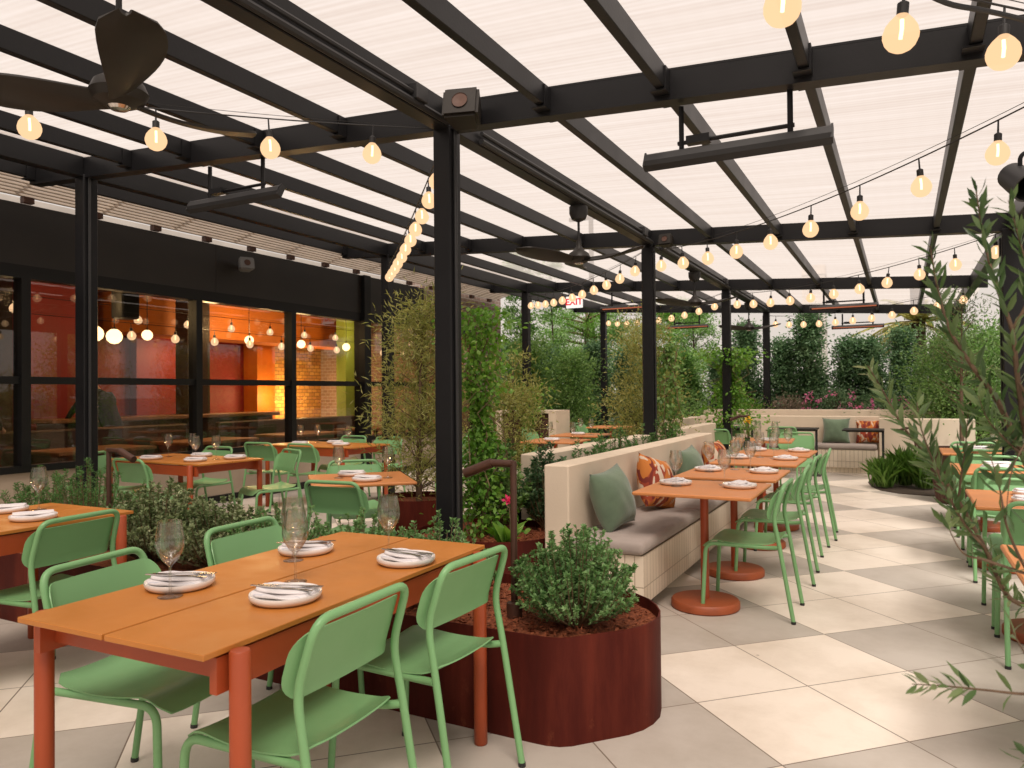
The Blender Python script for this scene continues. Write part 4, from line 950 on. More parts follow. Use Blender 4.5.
# ------------------------------------------------------------------ bench, walls, cushions
def wall(x0, x1, y0, y1, h, label, m='cream', name='low_wall'):
    b = B(); box(b, x0, x1, y0, y1, 0, h, .008); return single(name, b, m, label, 'wall', ((x0+x1)/2, (y0+y1)/2, 0))
wall(-2.03, -1.86, 4.31, 8.3, .91, 'cream plaster wall behind the tiled bench')
wall(-2.60, -2.43, 5.1, 7.9, .90, 'second cream wall beyond the planting strip behind the bench')
wall(-2.62, -2.45, 9.1, 11.2, .90, 'short far cream wall beyond the second wall')
wall(-3.35, -.34, 13.95, 14.12, .92, 'cream wall behind the end bench')
wall(-.34, 1.0, 13.55, 13.8, .90, 'cream wall right of the end bench behind the grass tufts')
wall(-3.5, -3.33, 11.6, 13.94, .90, 'cream return wall at the left of the end bench')
wall(-3.6, 2.8, 15.3, 15.5, 1.0, 'cream planter wall in front of the hedge')
wall(1.35, 1.5, 4.2, 10.2, .92, 'cream wall on the right behind the right-hand tables')
def bench(name, label, x0, x1, y0, y1, toe, group=None):
    o = thing(name, label, 'bench', ((x0+x1)/2, (y0+y1)/2, 0), 0, group)
    b = B(); box(b, x0, x1, y0, y1, .09, .385); add('tiled_front', b, 'tile', o, True, smooth=0)
    b = B(); box(b, x0+(0 if x1-x0 > 1 else -.0)+.01, x1-toe, y0+toe*.6, y1-.01, 0, .09); add('toe_kick', b, 'tile', o, True, smooth=0)
    return o
bench('tiled_bench', 'cream tiled bench along the low wall beside the bistro tables', -1.858, -1.385, 4.33, 8.28, .09)
bench('tiled_bench', 'cream tiled bench at the far end of the terrace', -3.3, -.36, 13.45, 13.948, .05)
def cushion(x0, x1, y0, y1, z, label):
    b = B(); box(b, x0, x1, y0, y1, z, z+.085, .035, 4); 
    return single('seat_cushion', b, 'cushion', label, 'cushion', ((x0+x1)/2, (y0+y1)/2, z), group='grey seat cushions on the benches', smooth=60)
cushion(-1.858, -1.375, 4.30, 5.72, .387, 'nearest grey seat cushion on the tiled bench'); cushion(-1.858, -1.375, 5.725, 7.0, .387, 'second grey seat cushion on the tiled bench'); cushion(-1.858, -1.375, 7.005, 8.27, .387, 'last grey seat cushion on the tiled bench')
cushion(-3.28, -1.9, 13.43, 13.945, .387, 'left grey seat cushion on the end bench'); cushion(-1.895, -.37, 13.43, 13.945, .387, 'right grey seat cushion on the end bench')
def pillow(loc, face, tilt, s, m, label, lean=0):
    b = B(); n = 18; top = []; bot = []
    for i in range(n+1):
        rt = []; rb = []
        for j in range(n+1):
            u = i/n*2-1; v = j/n*2-1
            pin = 1-.10*(1-u*u)*(abs(v)**2); pin2 = 1-.10*(1-v*v)*(abs(u)**2)
            th = .112*(max(0, 1-abs(u)**2.6)**.6)*(max(0, 1-abs(v)**2.6)**.6)+.004*math.sin(u*9+v*5)*(1-abs(u))*(1-abs(v))
            rt.append(Vector((u*pin2*s, v*pin*s, th))); rb.append(Vector((u*pin2*s, v*pin*s, -th)))
        top.append(rt); bot.append(rb)
    A = [[b.verts.new(p) for p in r] for r in top]
    Bv = [[A[i][j] if i in (0, n) or j in (0, n) else b.verts.new(bot[i][j]) for j in range(n+1)] for i in range(n+1)]
    for i in range(n):
        for j in range(n):
            b.faces.new((A[i][j], A[i+1][j], A[i+1][j+1], A[i][j+1]))
            try: b.faces.new((Bv[i][j], Bv[i][j+1], Bv[i+1][j+1], Bv[i+1][j]))
            except ValueError: pass
    o = single('throw_pillow', b, m, label, 'pillow', None, group='throw pillows on the benches', smooth=80)
    Mx = Matrix.Rotation(face, 4, 'Z') @ Matrix.Rotation(R(90-tilt), 4, 'X') @ Matrix.Rotation(lean, 4, 'Z')
    o.matrix_world = Matrix.Translation(loc) @ Mx; return o
pillow((-1.71, 4.70, .665), R(82), 16, .205, 'pillowg', 'sage green velvet pillow, first on the bench near the wall end', R(6))
pillow((-1.69, 5.62, .665), R(80), 16, .21, 'pillowo', 'orange leaf-print pillow behind the first bench table', R(-14))
pillow((-1.71, 6.75, .665), R(84), 14, .20, 'pillowg', 'sage green pillow behind the second bench table', R(5))
pillow((-1.70, 7.75, .665), R(80), 15, .20, 'pillowo2', 'orange leaf-print pillow at the far end of the bench')
pillow((-1.0, 13.80, .68), R(0), 14, .22, 'pillowg', 'green pillow on the far end bench', 0)
bpy.context.view_layer.update()
pillow((-.50, 13.81, .67), R(4), 14, .20, 'pillowo2', 'orange patterned pillow at the right of the far end bench', 0)

# flower vase on the bench row
o = thing('flower_vase', 'blue glass vase of greenery with one yellow flower on the last bench table', 'vase', (-1.42, 7.95, TZ))
b = B(); lathe(b, [(0, .002), (.03, .002), (.04, .03), (.042, .07), (.026, .11), (.03, .13), (.028, .13), (.024, .11), (.039, .07), (0, .01)], seg=20, capb=False, capt=False); add('vessel', b, 'blueglass', o, smooth=60)
P = RNG.normal(size=(90, 3))*[.05, .05, .05]+[0, 0, .20]; add_ = leafobj('greenery', P, rdir(90, .6), .05, .018, 'l_mid', o, loc=(0, 0, 0))
P = np.repeat([[.01, .0, .31]], 46, 0)+RNG.normal(size=(46, 3))*.012; leafobj('flower_head', P, rdir(46, .4), .03, .014, 'yflower', o, loc=(0, 0, 0))
b = B(); tube(b, [(0, 0, .05), (.01, 0, .31)], .003, 5); 
for a in range(6): tube(b, [(0, 0, .08), (.05*math.cos(a), .05*math.sin(a), .24)], .0018, 4)
add('stem', b, 'stem', o)

# ------------------------------------------------------------------ planters and path lights
def planter(poly, h, label, name='corten_planter', chips=400, region=None, th=.006, m='corten'):
    cx = sum(p[0] for p in poly)/len(poly); cy = sum(p[1] for p in poly)/len(poly)
    o = thing(name, label, 'planter', (cx, cy, 0)); P = [Vector((x, y, 0)) for x, y in poly]; n = len(P); inn = []
    for i in range(n):
        a, c, d = P[i-1], P[i], P[(i+1) % n]; e1 = (c-a).normalized(); e2 = (d-c).normalized()
        nn = Vector((-(e1.y+e2.y), e1.x+e2.x, 0)); nn = nn.normalized() if nn.length > 1e-6 else Vector((-e1.y, e1.x, 0)); inn.append(c+nn*th)
    b = B(); r = [[b.verts.new((p.x, p.y, z)) for p in ps] for ps, z in ((P, 0), (P, h), (inn, h), (inn, h-.12))]
    for q in range(3):
        for i in range(n): b.faces.new((r[q][i], r[q][(i+1) % n], r[q+1][(i+1) % n], r[q+1][i]))
    add('shell', b, m, o, True, smooth=40)
    b = B(); f = b.faces.new([b.verts.new((p.x, p.y, h-.05)) for p in inn]); bmesh.ops.triangulate(b, faces=[f]); ml = add('mulch', b, 'mulch', o, True, smooth=0)
    if chips:
        x0, x1, y0, y1 = region or (min(p[0] for p in poly), max(p[0] for p in poly), min(p[1] for p in poly), max(p[1] for p in poly))
        def inside(x, y):
            k = False
            for i in range(n):
                a, c = inn[i], inn[i-1]
                if (a.y > y) != (c.y > y) and x < (c.x-a.x)*(y-a.y)/(c.y-a.y)+a.x: k = not k
            return k
        pts = []
        while len(pts) < chips:
            x, y = RNG.uniform(x0, x1), RNG.uniform(y0, y1)
            if all(inside(x+ex, y+ey) for ex, ey in ((0, 0), (.034, 0), (-.034, 0), (0, .034), (0, -.034))): pts.append((x, y, h-.05+RNG.uniform(0, .018)))
        leafobj('bark_chips', np.array(pts), rdir(chips)*[1, 1, .35], RNG.uniform(.012, .035, chips), RNG.uniform(.006, .014, chips), 'mulch', ml, loc=rootloc(o), bend=.05)
    return o
def arc(cx, cy, r, a0, a1, n=8): return [(cx+r*math.cos(R(a0+(a1-a0)*k/n)), cy+r*math.sin(R(a0+(a1-a0)*k/n))) for k in range(n+1)]
poly = [(-5.6, 2.63), (-1.30, 2.63), (-1.24, 2.632), (-1.19, 2.645), (-1.15, 2.672), (-.985, 2.86), (-.945, 2.93), (-.925, 3.0), (-.92, 3.08), (-.94, 3.17), (-.98, 3.25), (-1.04, 3.33), (-1.13, 3.40), (-1.25, 3.45), (-1.4, 3.47), (-5.6, 3.47)]
planter(poly, .42, 'long rusty corten planter with rounded end right behind the nearest table', chips=2600, region=(-2.3, -.9, 2.6, 3.5))
poly2 = [(-3.05, 4.12), (-2.5, 4.10), (-2.33, 4.14), (-2.2, 4.22), (-2.11, 4.33), (-2.055, 4.45), (-2.05, 4.6), (-2.05, 8.2), (-2.42, 8.2), (-2.42, 5.0), (-3.05, 5.0)]
planter(poly2, .42, 'second rusty corten planter between the centre post and the end of the cream wall', chips=900, region=(-2.7, -2.05, 4.1, 5.2))
def round_planter(x, y, r, h, label, **k): return planter(arc(x, y, r, 0, 350, 35), h, label, **k)
round_planter(-3.82, 5.5, .33, .46, 'round rusty corten planter under the feathery yellow-green tree', chips=0)

def pathlight(x, y, zb_, zt_, d, label):
    o = thing('path_light', label, 'path light', (x, y, zb_), 0, 'bronze path lights among the plants'); h = zt_-zb_
    b = B(); lathe(b, [(.034, -.02), (.036, .03), (.034, .05), (.018, .055)], seg=16); add('base', b, 'bronze', o)
    b = B(); tube(b, [(0, 0, .05), (0, 0, h)], .0155, 12); add('pole', b, 'bronze', o)
    b = B(); tube(b, fillet([(0, 0, h-.012), (d*.10, 0, h-.012), (d*.13, 0, h-.016)], .02), .017, 12); tube(b, [(d*.11, 0, h-.012), (d*.25, 0, h-.065)], .0225, 16); add('head', b, 'bronze', o)
    return o
pathlight(-1.545, 2.96, .385, 1.065, -1, 'brown bronze path light with bent head rising from the near planter')
pathlight(-4.60, 3.10, .385, 1.03, 1, 'bronze path light among the shrubs on the left, its head pointing right')
pathlight(-1.95, 11.0, 0, 1.02, -1, 'slim dark path light beyond the flower vase before the end bench')
pathlight(.17, 12.75, 0, .80, -1, 'slim dark path light among the grass tufts at the end wall')

# ------------------------------------------------------------------ near plants
def sh(*a, **k): return shrub(*a, **k)
G = 'shrubs in the corten planters'
sh('shrub', 'round green pittosporum at the end of the near planter, full and bushy', (-1.26, 2.99, .37), .285, .38, 250, 62, .020, .0125, 'l_shrub', G)
sh('shrub', 'low small-leaved shrub behind the table, left of the brown path light', (-1.98, 2.98, .37), .30, .38, 130, 46, .021, .013, 'l_shrub', G)
sh('shrub', 'low small-leaved shrub behind the far table corner, before the dark post', (-2.45, 3.02, .37), .34, .38, 140, 46, .021, .013, 'l_shrub', G)
sh('shrub', 'low small-leaved shrub behind the wine glasses of the nearest table', (-2.98, 2.98, .37), .36, .37, 140, 46, .022, .013, 'l_shrub', G)
sh('shrub', 'pale variegated shrub between the nearest table and the window table', (-3.52, 3.05, .37), .36, .38, 190, 52, .026, .017, 'l_pale', G)
sh('shrub', 'pale flowering shrub right of the left path light', (-4.08, 3.05, .37), .38, .43, 190, 52, .026, .017, 'l_pale', G)
sh('shrub', 'upright green rosemary left of the left path light', (-4.78, 3.1, .37), .40, .52, 120, 60, .026, .007, 'l_rose', G)
sh('shrub', 'upright green rosemary at the far left end of the near planter', (-5.28, 3.1, .37), .36, .45, 110, 60, .026, .007, 'l_rose', G)
# second planter
sh('shrub', 'dark leafy shrub between the centre post and the end of the cream wall', (-2.28, 4.95, .37), .24, .55, 90, 44, .04, .02, 'l_dark', G)
sh('shrub', 'dark leafy shrub behind the brown path light, left of the cream wall', (-2.62, 4.75, .37), .26, .62, 90, 44, .04, .02, 'l_mid', G)
for i, y in enumerate((5.6, 6.3, 7.0, 7.7)):
    sh('shrub', ('green shrub in the strip between the two cream walls, nearest', 'bushy green shrub in the strip between the walls, second', 'bushy green shrub in the strip between the walls, third', 'green shrub at the far end of the strip between the walls')[i], (-2.23, y, .37), .28, .60+.08*(i % 2), 80, 46, .034, .012, 'l_rose', G)
# hosta-like plant with a magenta flower
o = thing('hosta', 'broad-leaved bright green plant beside a magenta flower in the second planter', 'plant', (-2.30, 4.28, .37))
n = 16; a = np.linspace(0, 2*PI, n, endpoint=False)+RNG.uniform(0, .3, n); D = np.stack([np.cos(a), np.sin(a), RNG.uniform(.6, 1.6, n)], 1)
leafobj('foliage', np.zeros((n, 3)), D, RNG.uniform(.15, .24, n), RNG.uniform(.055, .075, n), 'l_bright', o, loc=(0, 0, 0), pts=7, bend=.2)
o = thing('flower', 'single magenta flower on a stem above the broad-leaved plant', 'flower', (-2.30, 4.34, .37))
b = B(); tube(b, [(0, 0, 0), (.01, 0, .15), (0, 0, .29)], .003, 5); add('stem', b, 'stem', o)
leafobj('flower_head', np.repeat([[0, 0, .29]], 26, 0)+RNG.normal(size=(26, 3))*.01, rdir(26, .6), .035, .022, 'hotpink', o, loc=(0, 0, 0))
def ivy(name, label, loc, w, h, n, m, ll=.05):
    o = thing(name, label, 'vine', loc); P = []; b = B()
    for k in range(9):
        x = RNG.normal()*w*.3; y = RNG.normal()*w*.25; pts = [(x, y, 0)]
        for s in np.linspace(.15, 1, 9): pts.append((x+RNG.normal()*w*.3, y+RNG.normal()*w*.25, h*s*RNG.uniform(.9, 1)))
        pts.sort(key=lambda p: p[2]); tube(b, pts, .004, 4, False)
    z = RNG.uniform(0, 1, n)**.85*h; wl = w*(.75+.35*np.sin(z*5+1)+.2*np.sin(z*13))
    q = RNG.normal(size=(n, 2))*.42; P = np.stack([q[:, 0]*wl, q[:, 1]*wl*.8, z], 1)
    add('stems', b, 'stem', o, smooth=0, fix=False); D = rdir(n); D[:, 2] -= .5; D[:, :2] += q*1.2
    leafobj('foliage', P, D, ll*RNG.uniform(.6, 1.25, n), ll*.75*RNG.uniform(.7, 1.2, n), m, o, loc=(0, 0, 0), pts=7)
    return o
ivy('climbing_vine', 'bright green climbing vine beside the centre post', (-2.60, 4.50, .37), .24, 1.6, 3000, 'l_bright', .042)
ivy('climbing_vine', 'dark green vine on the shaded side of the second centre post', (-2.28, 8.12, 0), .18, 1.9, 1300, 'l_mid', .055)
ivy('climbing_vine', 'bright yellow-green vine bushing out around the third centre post', (-2.45, 12.2, .8), .5, 1.25, 2600, 'l_bright', .06)
ivy('climbing_vine', 'green vine low on the far left post', (-5.9, 11.9, 0), .4, 1.5, 900, 'l_bright', .07)
# feathery tree in the round planter
tree('feathery_tree', 'feathery yellow-green tree in the round planter left of the centre post', (-3.82, 5.5, .41), 1.75, lambda t: .36*math.sin(min(1, .25+t*.9)*PI*.85)**.6*(1-.35*t), 84, 95, .07, .009, 'l_bamboo', None, .15, .13, .03, 'bark', zb=.2)
tree('slender_shrub', 'thin wispy shrub with orange-brown tips behind the centre post', (-3.45, 6.6, 0), 1.75, lambda t: .34*(1-.5*t), 50, 90, .06, .012, 'l_bamboo', None, .3, .10, .025, 'bark')
# second-row greenery behind the centre post
tree('leafy_shrub', 'bright leafy shrub filling the gap before the brick corner', (-6.75, 13.4, 0), 2.3, lambda t: .55*(1-.45*t), 85, 130, .065, .032, 'l_mid', None, .3, .17, .03)
tree('leafy_shrub', 'yellow-green shrub beside the slatted service station', (-5.9, 13.6, 0), 2.1, lambda t: .5*(1-.5*t), 75, 130, .065, .026, 'l_mid', None, .4, .17, .03)
tree('olive_shrub', 'yellowish olive shrub behind the second centre post', (-3.15, 9.9, 0), 2.25, lambda t: .42*math.sin((.3+.65*t)*PI)**.6, 90, 130, .055, .017, 'l_bamboo', None, .35, .15, .03)
# service station with slatted doors
o = thing('service_station', 'cream framed waiter station with brown slatted doors', 'cabinet', (-5.98, 12.3, 0))
b = B(); box(b, -6.62, -6.5, 12.0, 12.6, 0, 1.0); box(b, -5.55, -5.40, 12.0, 12.6, 0, 1.0); box(b, -6.62, -5.40, 12.0, 12.6, 1.001, 1.05); add('frame', b, 'cream', o, True, smooth=0)
b = B(); box(b, -6.49, -6.15, 12.05, 12.1, 0, .98); box(b, -5.9, -5.56, 12.05, 12.1, 0, .98); add('slatted_door', b, 'plum', o, True, smooth=0)
b = B(); box(b, -6.49, -5.56, 12.5, 12.55, 0, .98); add('back_panel', b, 'woodd', o, True, smooth=0)

# planting bed with grass tufts, big pot
b = B(); prism(b, [(-.40, 13.5), (-.46, 12.2), (-.40, 11.7), (-.28, 11.3), (-.05, 11.05), (.3, 10.95), (1.3, 10.9), (1.3, 13.5)], -.02, .010, bot=False); struct('planting_bed', b, 'soil')
def grass(x, y, h, label):
    o = thing('grass_tuft', label, 'grass', (x, y, .02), 0, 'green grass tufts at the end wall'); n = 300; a = RNG.uniform(0, 2*PI, n)
    D = np.stack([np.cos(a), np.sin(a), RNG.uniform(1.2, 5., n)], 1); leafobj('blades', RNG.normal(size=(n, 3))*[.05, .05, 0], D, RNG.uniform(.6, 1.1, n)*h, .0065, 'l_grass', o, loc=(0, 0, 0), bend=.22, pts=7); return o
grass(-.24, 11.55, .42, 'left grass tuft in front of the end wall'); grass(.02, 11.85, .55, 'tall middle grass tuft with arching blades'); grass(.27, 11.6, .48, 'right grass tuft next to the big ribbed pot'); grass(-.3, 12.9, .3, 'small low grass tuft by the cantilever table post')
o = thing('ribbed_pot', 'large flared pot of dark ribbed slats at the right of the grass', 'pot', (.63, 10.45, 0))
b = B(); lathe(b, [(.25, 0), (.27, .03), (.36, .62), (.38, .66), (.34, .66), (.335, .56)], seg=64, rib=.035, capt=False); add('vessel', b, 'plum', o, smooth=20)
b = B(); lathe(b, [(.33, .56), (.01, .58)], seg=32, capb=False); add('soil', b, 'soil', o)
tree('olive_tree', 'young olive tree growing in the ribbed pot', (.63, 10.45, .57), 1.9, lambda t: .40*math.sin((.2+.7*t)*PI), 40, 60, .05, .011, 'l_olive', None, .7, .14, .03, 'bark')

# ------------------------------------------------------------------ background hedge and trees
HG = 'tall evergreen shrubs of the boundary hedge'
prof_cone = lambda b0, t0: (lambda t: (b0*(1-t)**.95*(.72+.28*math.sin(t*21))+t0)*(1 if t > .08 else .8))
def evergreen(seed_h, b0, name='evergreen_shrub', m='l_dark', ncl=150, npc=85):
    return tree(name, 'x', (0, 0, 0), seed_h, prof_cone(b0, .06), ncl, npc, .085, .040, m, HG, .2, .12, .05)
e1 = evergreen(2.75, .62); e2 = evergreen(3.05, .55); e3 = evergreen(2.5, .72, m='l_mid')
spots = [(-8.6, 17.3, 1.0, 2), (-7.9, 16.9, .95, 0), (-7.2, 17.2, .98, 2), (-6.5, 16.9, .97, 0), (-5.75, 17.1, .90, 0), (-5.1, 17.3, .80, 2), (-4.3, 17.0, .95, 2), (-3.6, 17.2, .82, 0), (-2.95, 17.0, .98, 1), (-2.25, 17.1, .94, 0), (-1.68, 17.0, 1.04, 1), (-1.05, 17.1, .93, 0), (-.5, 17.0, .92, 0), (.1, 17.2, .9, 1), (.7, 17.0, 1.0, 2), (1.5, 17.0, 1.02, 2), (2.3, 16.8, 1.05, 0), (-9.4, 17.2, 1.0, 0)]
lab = ['dense evergreen shrub by the brick corner', 'blue-green evergreen shrub behind the far left post', 'rounded green shrub under the EXIT sign', 'dense dark shrub under the pine', 'dark shrub right of the pine', 'lower shrub left of the fourth far post', 'loose green shrub behind the far heater', 'low dark shrub left of the yellow-green vine', 'tall narrow evergreen just right of the vine-clad post', 'dark evergreen between two far posts', 'tallest pointed evergreen in the middle of the sky gap',
       'dark evergreen right of the pointed one', 'dark evergreen behind the pink flowers', 'dark evergreen left of the palm', 'broad green shrub under the palm', 'broad green shrub behind the olive branches', 'dark shrub at the right picture edge', 'dark shrub beyond the brick wall']
seen = {}
for (x, y, s, k), l in zip(spots, lab):
    p = (e1, e2, e3)[k]
    if k in seen: q = dup(p, (x, y, .0), RNG.uniform(0, 6), l+', in the hedge')
    else: q = p; seen[k] = 1; p.location = (x, y, 0); p['label'] = l+', in the hedge'
    q.scale = (s*.98, s*.98, s*.92)
# flowering bushes on the planter wall
def bush(name, label, loc, r, h, m, fm, nf):
    o = tree(name, label, loc, h, lambda t: r*math.sin((.25+.7*t)*PI)**.5, 50, 60, .05, .022, m, None, .1, .14, .03, cat='bush')
    if fm:
        n = nf*7; c = np.repeat(np.stack([RNG.uniform(-r, r, nf), -RNG.uniform(.2, 1, nf)*r*.8, h*RNG.uniform(.35, 1.0, nf)], 1), 7, 0)
        leafobj('blossoms', c+RNG.normal(size=(n, 3))*.022, rdir(n), .046, .034, fm, o, loc=(0, 0, 0))
    return o
bush('flowering_bush', 'pink flowering bush left of centre above the end bench', (-1.2, 15.85, .3), .55, 1.05, 'l_dark', 'pflower', 60)
bush('flowering_bush', 'pink flowering bush above the right end of the end bench', (-.3, 15.8, .3), .55, .95, 'l_dark', 'pflower', 64)
bush('flowering_bush', 'sparse pink flowering bush farther right behind the olive branches', (.6, 15.8, .3), .5, .85, 'l_dark', 'pflower', 44)
bush('grey_bush', 'pinkish grey bush on the planter wall left of the pink flowers', (-2.05, 15.85, .5), .38, .62, 'l_pinkgrey', None, 0)
bush('low_bush', 'light green low bush on the planter wall behind the third centre post', (-2.9, 15.85, .5), .4, .6, 'l_bright', None, 0)
bush('low_bush', 'dark green low bush behind the end wall at the left', (-3.9, 15.4, 0), .5, 1.2, 'l_mid', None, 0)
tree('broad_tree', 'broad green tree overhanging the end of the terrace on the right', (1.1, 14.6, 0), 2.3, lambda t: .85*math.sin((.2+.72*t)*PI)**.6, 170, 140, .06, .026, 'l_mid', None, .5, .22, .06)
tree('broad_tree', 'light green tree beyond the right-hand wall', (2.6, 11.5, 0), 3.0, lambda t: .9*math.sin((.2+.72*t)*PI)**.6, 130, 130, .06, .026, 'l_bright', None, .5, .22, .06)
bush('flowering_bush', 'dark bush with magenta blossoms beyond the right-hand wall', (2.25, 9.5, 0), .6, 1.3, 'l_dark', 'pflower', 30)
# pine, tall thin trees, palm, pale tower far beyond
def pine(label, loc, h, r):
    o = thing('pine_tree', label, 'tree', loc); b = B(); tube(b, [(0, 0, 0), (.1, 0, h*.5), (.05, .1, h)], [.2, .14, .04], 8); P = []; D = []
    for i in range(34):
        t = RNG.uniform(.40, 1); a = RNG.uniform(0, 2*PI); rr = r*(1.15-t)*RNG.uniform(.5, 1.2)*1.35
        c = np.array([math.cos(a)*rr, math.sin(a)*rr, h*t]); tube(b, [(.07, .05, h*t-.25), tuple(c)], [.05, .015], 5, False)
        for k in range(6):
            cc = c+RNG.normal(size=3)*[.34, .34, .12]; P.append(cc+RNG.normal(size=(90, 3))*[.17, .17, .09]); D.append(rdir(90, .7))
    add('trunk', b, 'bark', o, smooth=60, fix=False); P = np.concatenate(P); leafobj('crown', P, np.concatenate(D), .13*RNG.uniform(.7, 1.2, len(P)), .02, 'l_bright', o, loc=(0, 0, 0)); return o
pine('clumpy bright green pine beyond the hedge, under the EXIT sign', (-9.7, 24, -.13), 4.6, 2.5)
pine('clumpy green pine beyond the hedge, behind the second centre post', (-7.0, 25, -.13), 4.3, 2.1)
tree('tall_tree', 'tall thin light green tree right of the brick corner', (-10.4, 20.5, -.13), 5.8, lambda t: .55*(1-.3*t), 60, 130, .11, .045, 'l_mid', None, 1., .15, .07)
tree('tall_tree', 'tall thin tree left of the far left post', (-9.0, 20.0, -.13), 5.2, lambda t: .40*(1-.3*t), 30, 120, .11, .045, 'l_mid', None, 1., .14, .06)
tree('sparse_tree', 'sparse tree with see-through crown behind the hedge left of the vine', (-5.4, 22, -.13), 4.0, lambda t: .9*math.sin((.1+.8*t)*PI), 40, 110, .09, .04, 'l_mid', None, 1.2, .15, .07)
tree('sparse_tree', 'second sparse tree behind the hedge, half hidden by the second centre post', (-7.6, 22, -.13), 3.7, lambda t: .8*math.sin((.1+.8*t)*PI), 50, 110, .09, .04, 'l_mid', None, 1.0, .15, .07)
o = thing('palm_tree', 'palm with yellow-green fronds beyond the hedge on the right', 'tree', (.45, 26, -.13)); b = B(); tube(b, [(0, 0, 0), (.05, 0, 2.2), (0, 0, 4.6)], [.24, .2, .2], 12); add('trunk', b, 'barkd', o, smooth=60)
P = []; D = []; b = B()
for k in range(26):
    a = RNG.uniform(0, 2*PI); el = RNG.uniform(-.35, 1.0); ln = RNG.uniform(1.3, 1.8); base = np.array([0, 0, 3.55]); pts = []
    for s in np.linspace(0, 1, 14):
        pts.append(base+np.array([math.cos(a)*math.cos(el)*ln*s, math.sin(a)*math.cos(el)*ln*s, math.sin(el)*ln*s-.55*s*s]))
    tube(b, pts, [.02*(1-.8*s) for s in np.linspace(0, 1, 14)], 5, False)
    for q in range(1, 14):
        t = pts[q]-pts[q-1]; side = np.cross(t, [0, 0, 1]); side /= np.linalg.norm(side)+1e-9
        for sg in (-1, 1):
            for u in (0, .5): P.append(pts[q]*(1-u)+pts[q-1]*u); D.append(side*sg*.8+t/np.linalg.norm(t)*.9+np.array([0, 0, -.15]))
add('frond_ribs', b, 'stem', o, smooth=0, fix=False); leafobj('fronds', np.array(P), np.array(D), .38, .045, 'l_palm', o, loc=(0, 0, 0))
b = B(); box(b, -.55, .55, -.5, .5, 0, 8); 
for z in (1.5, 3., 4.5, 6., 7.5): box(b, -.58, .58, -.53, .53, z, z+.12)
single('concrete_tower', b, 'conc', 'pale concrete tower far beyond the hedge in the sky gap', 'tower', (-4.0, 42, -.13), world=False, smooth=0)
b = B(); tube(b, [(0, 0, 0), (0, 0, 9)], [.12, .09], 10); box(b, -.9, .9, -.06, .06, 8.2, 8.35); single('utility_pole', b, 'barkd', 'thin dark utility pole beyond the far left post', 'pole', (-10.6, 27, -.13), world=False)

# ------------------------------------------------------------------ camera
F, YAW, PITCH, ROLL, CH_ = 745.453, .481798, .0119291, -.0086767, 1.37
cz, sz = math.cos(YAW), math.sin(YAW); fw = Vector((-sz*math.cos(PITCH), cz*math.cos(PITCH), math.sin(PITCH))); r0 = Vector((cz, sz, 0)); u0 = r0.cross(fw)
rt = r0*math.cos(ROLL)+u0*math.sin(ROLL); up = -r0*math.sin(ROLL)+u0*math.cos(ROLL)
cam = bpy.data.cameras.new('camera'); co = bpy.data.objects.new('camera', cam); C.objects.link(co); scene.camera = co
cam.sensor_width = 36; cam.lens = F/1024*36; cam.clip_end = 2000; cam.clip_start = .05
co.matrix_world = Matrix(((rt.x, up.x, -fw.x, 0), (rt.y, up.y, -fw.y, 0), (rt.z, up.z, -fw.z, CH_), (0, 0, 0, 1)))
cam.dof.use_dof = True; cam.dof.focus_distance = 3.6; cam.dof.aperture_fstop = 6.3
def at_px(x, y, d): return Vector((0, 0, CH_))+(fw+rt*((x-512)/F)-up*((y-384)/F))*d

# ------------------------------------------------------------------ olive tree close on the right
base = at_px(1135, 700, 1.75); base.z = 0
ot = thing('olive_tree', 'olive tree close to the camera whose leafy branches reach in from the right edge', 'tree', base)
fork = at_px(1100, 640, 1.7)
BR = [   # polylines of (px, py, depth), radius at the base
 ([(1100, 640, 1.7), (1060, 610, 1.62), (1012, 600, 1.55), (985, 548, 1.5), (958, 500, 1.5), (930, 460, 1.52), (902, 425, 1.55), (884, 393, 1.58), (868, 366, 1.6)], .010),
 ([(1100, 640, 1.7), (1062, 540, 1.5), (1022, 455, 1.42), (998, 402, 1.4), (972, 366, 1.4), (950, 330, 1.42), (938, 290, 1.45), (930, 246, 1.48)], .012),
 ([(1062, 540, 1.5), (1030, 450, 1.36), (1018, 380, 1.33), (1012, 330, 1.33), (996, 285, 1.35), (984, 240, 1.38), (976, 190, 1.42)], .010),
 ([(958, 500, 1.5), (962, 470, 1.48), (966, 440, 1.47), (968, 410, 1.46)], .004),
 ([(985, 548, 1.5), (962, 520, 1.42), (940, 478, 1.38), (921, 428, 1.38), (917, 402, 1.4)], .005),
 ([(1022, 455, 1.42), (1006, 440, 1.36), (988, 420, 1.33), (978, 395, 1.33)], .004),
 ([(1060, 610, 1.62), (1030, 575, 1.35), (1008, 530, 1.3), (1000, 490, 1.3), (990, 455, 1.32)], .006),
 ([(1030, 575, 1.35), (985, 560, 1.3), (962, 552, 1.3), (945, 520, 1.33)], .005),
 ([(1100, 640, 1.7), (1080, 690, 1.3), (1030, 694, 1.22), (985, 690, 1.2), (945, 686, 1.2), (912, 684, 1.2)], .006),
 ([(1060, 700, 1.25), (1034, 668, 1.2), (1020, 645, 1.18), (1010, 628, 1.18)], .004),
 ([(1080, 690, 1.3), (1050, 745, 1.2), (1022, 762, 1.18)], .004),
 ([(1012, 330, 1.33), (1030, 290, 1.33), (1018, 235, 1.36), (1008, 200, 1.38)], .005),
 ([(1018, 380, 1.33), (1034, 420, 1.3), (1012, 470, 1.28), (1006, 520, 1.28)], .004),
]
b = B(); tb_ = [base, base+Vector((.02, .0, .5)), fork]; tube(b, [p-base for p in tb_], [.035, .028, .02], 10)
P = []; D = []; LW = []
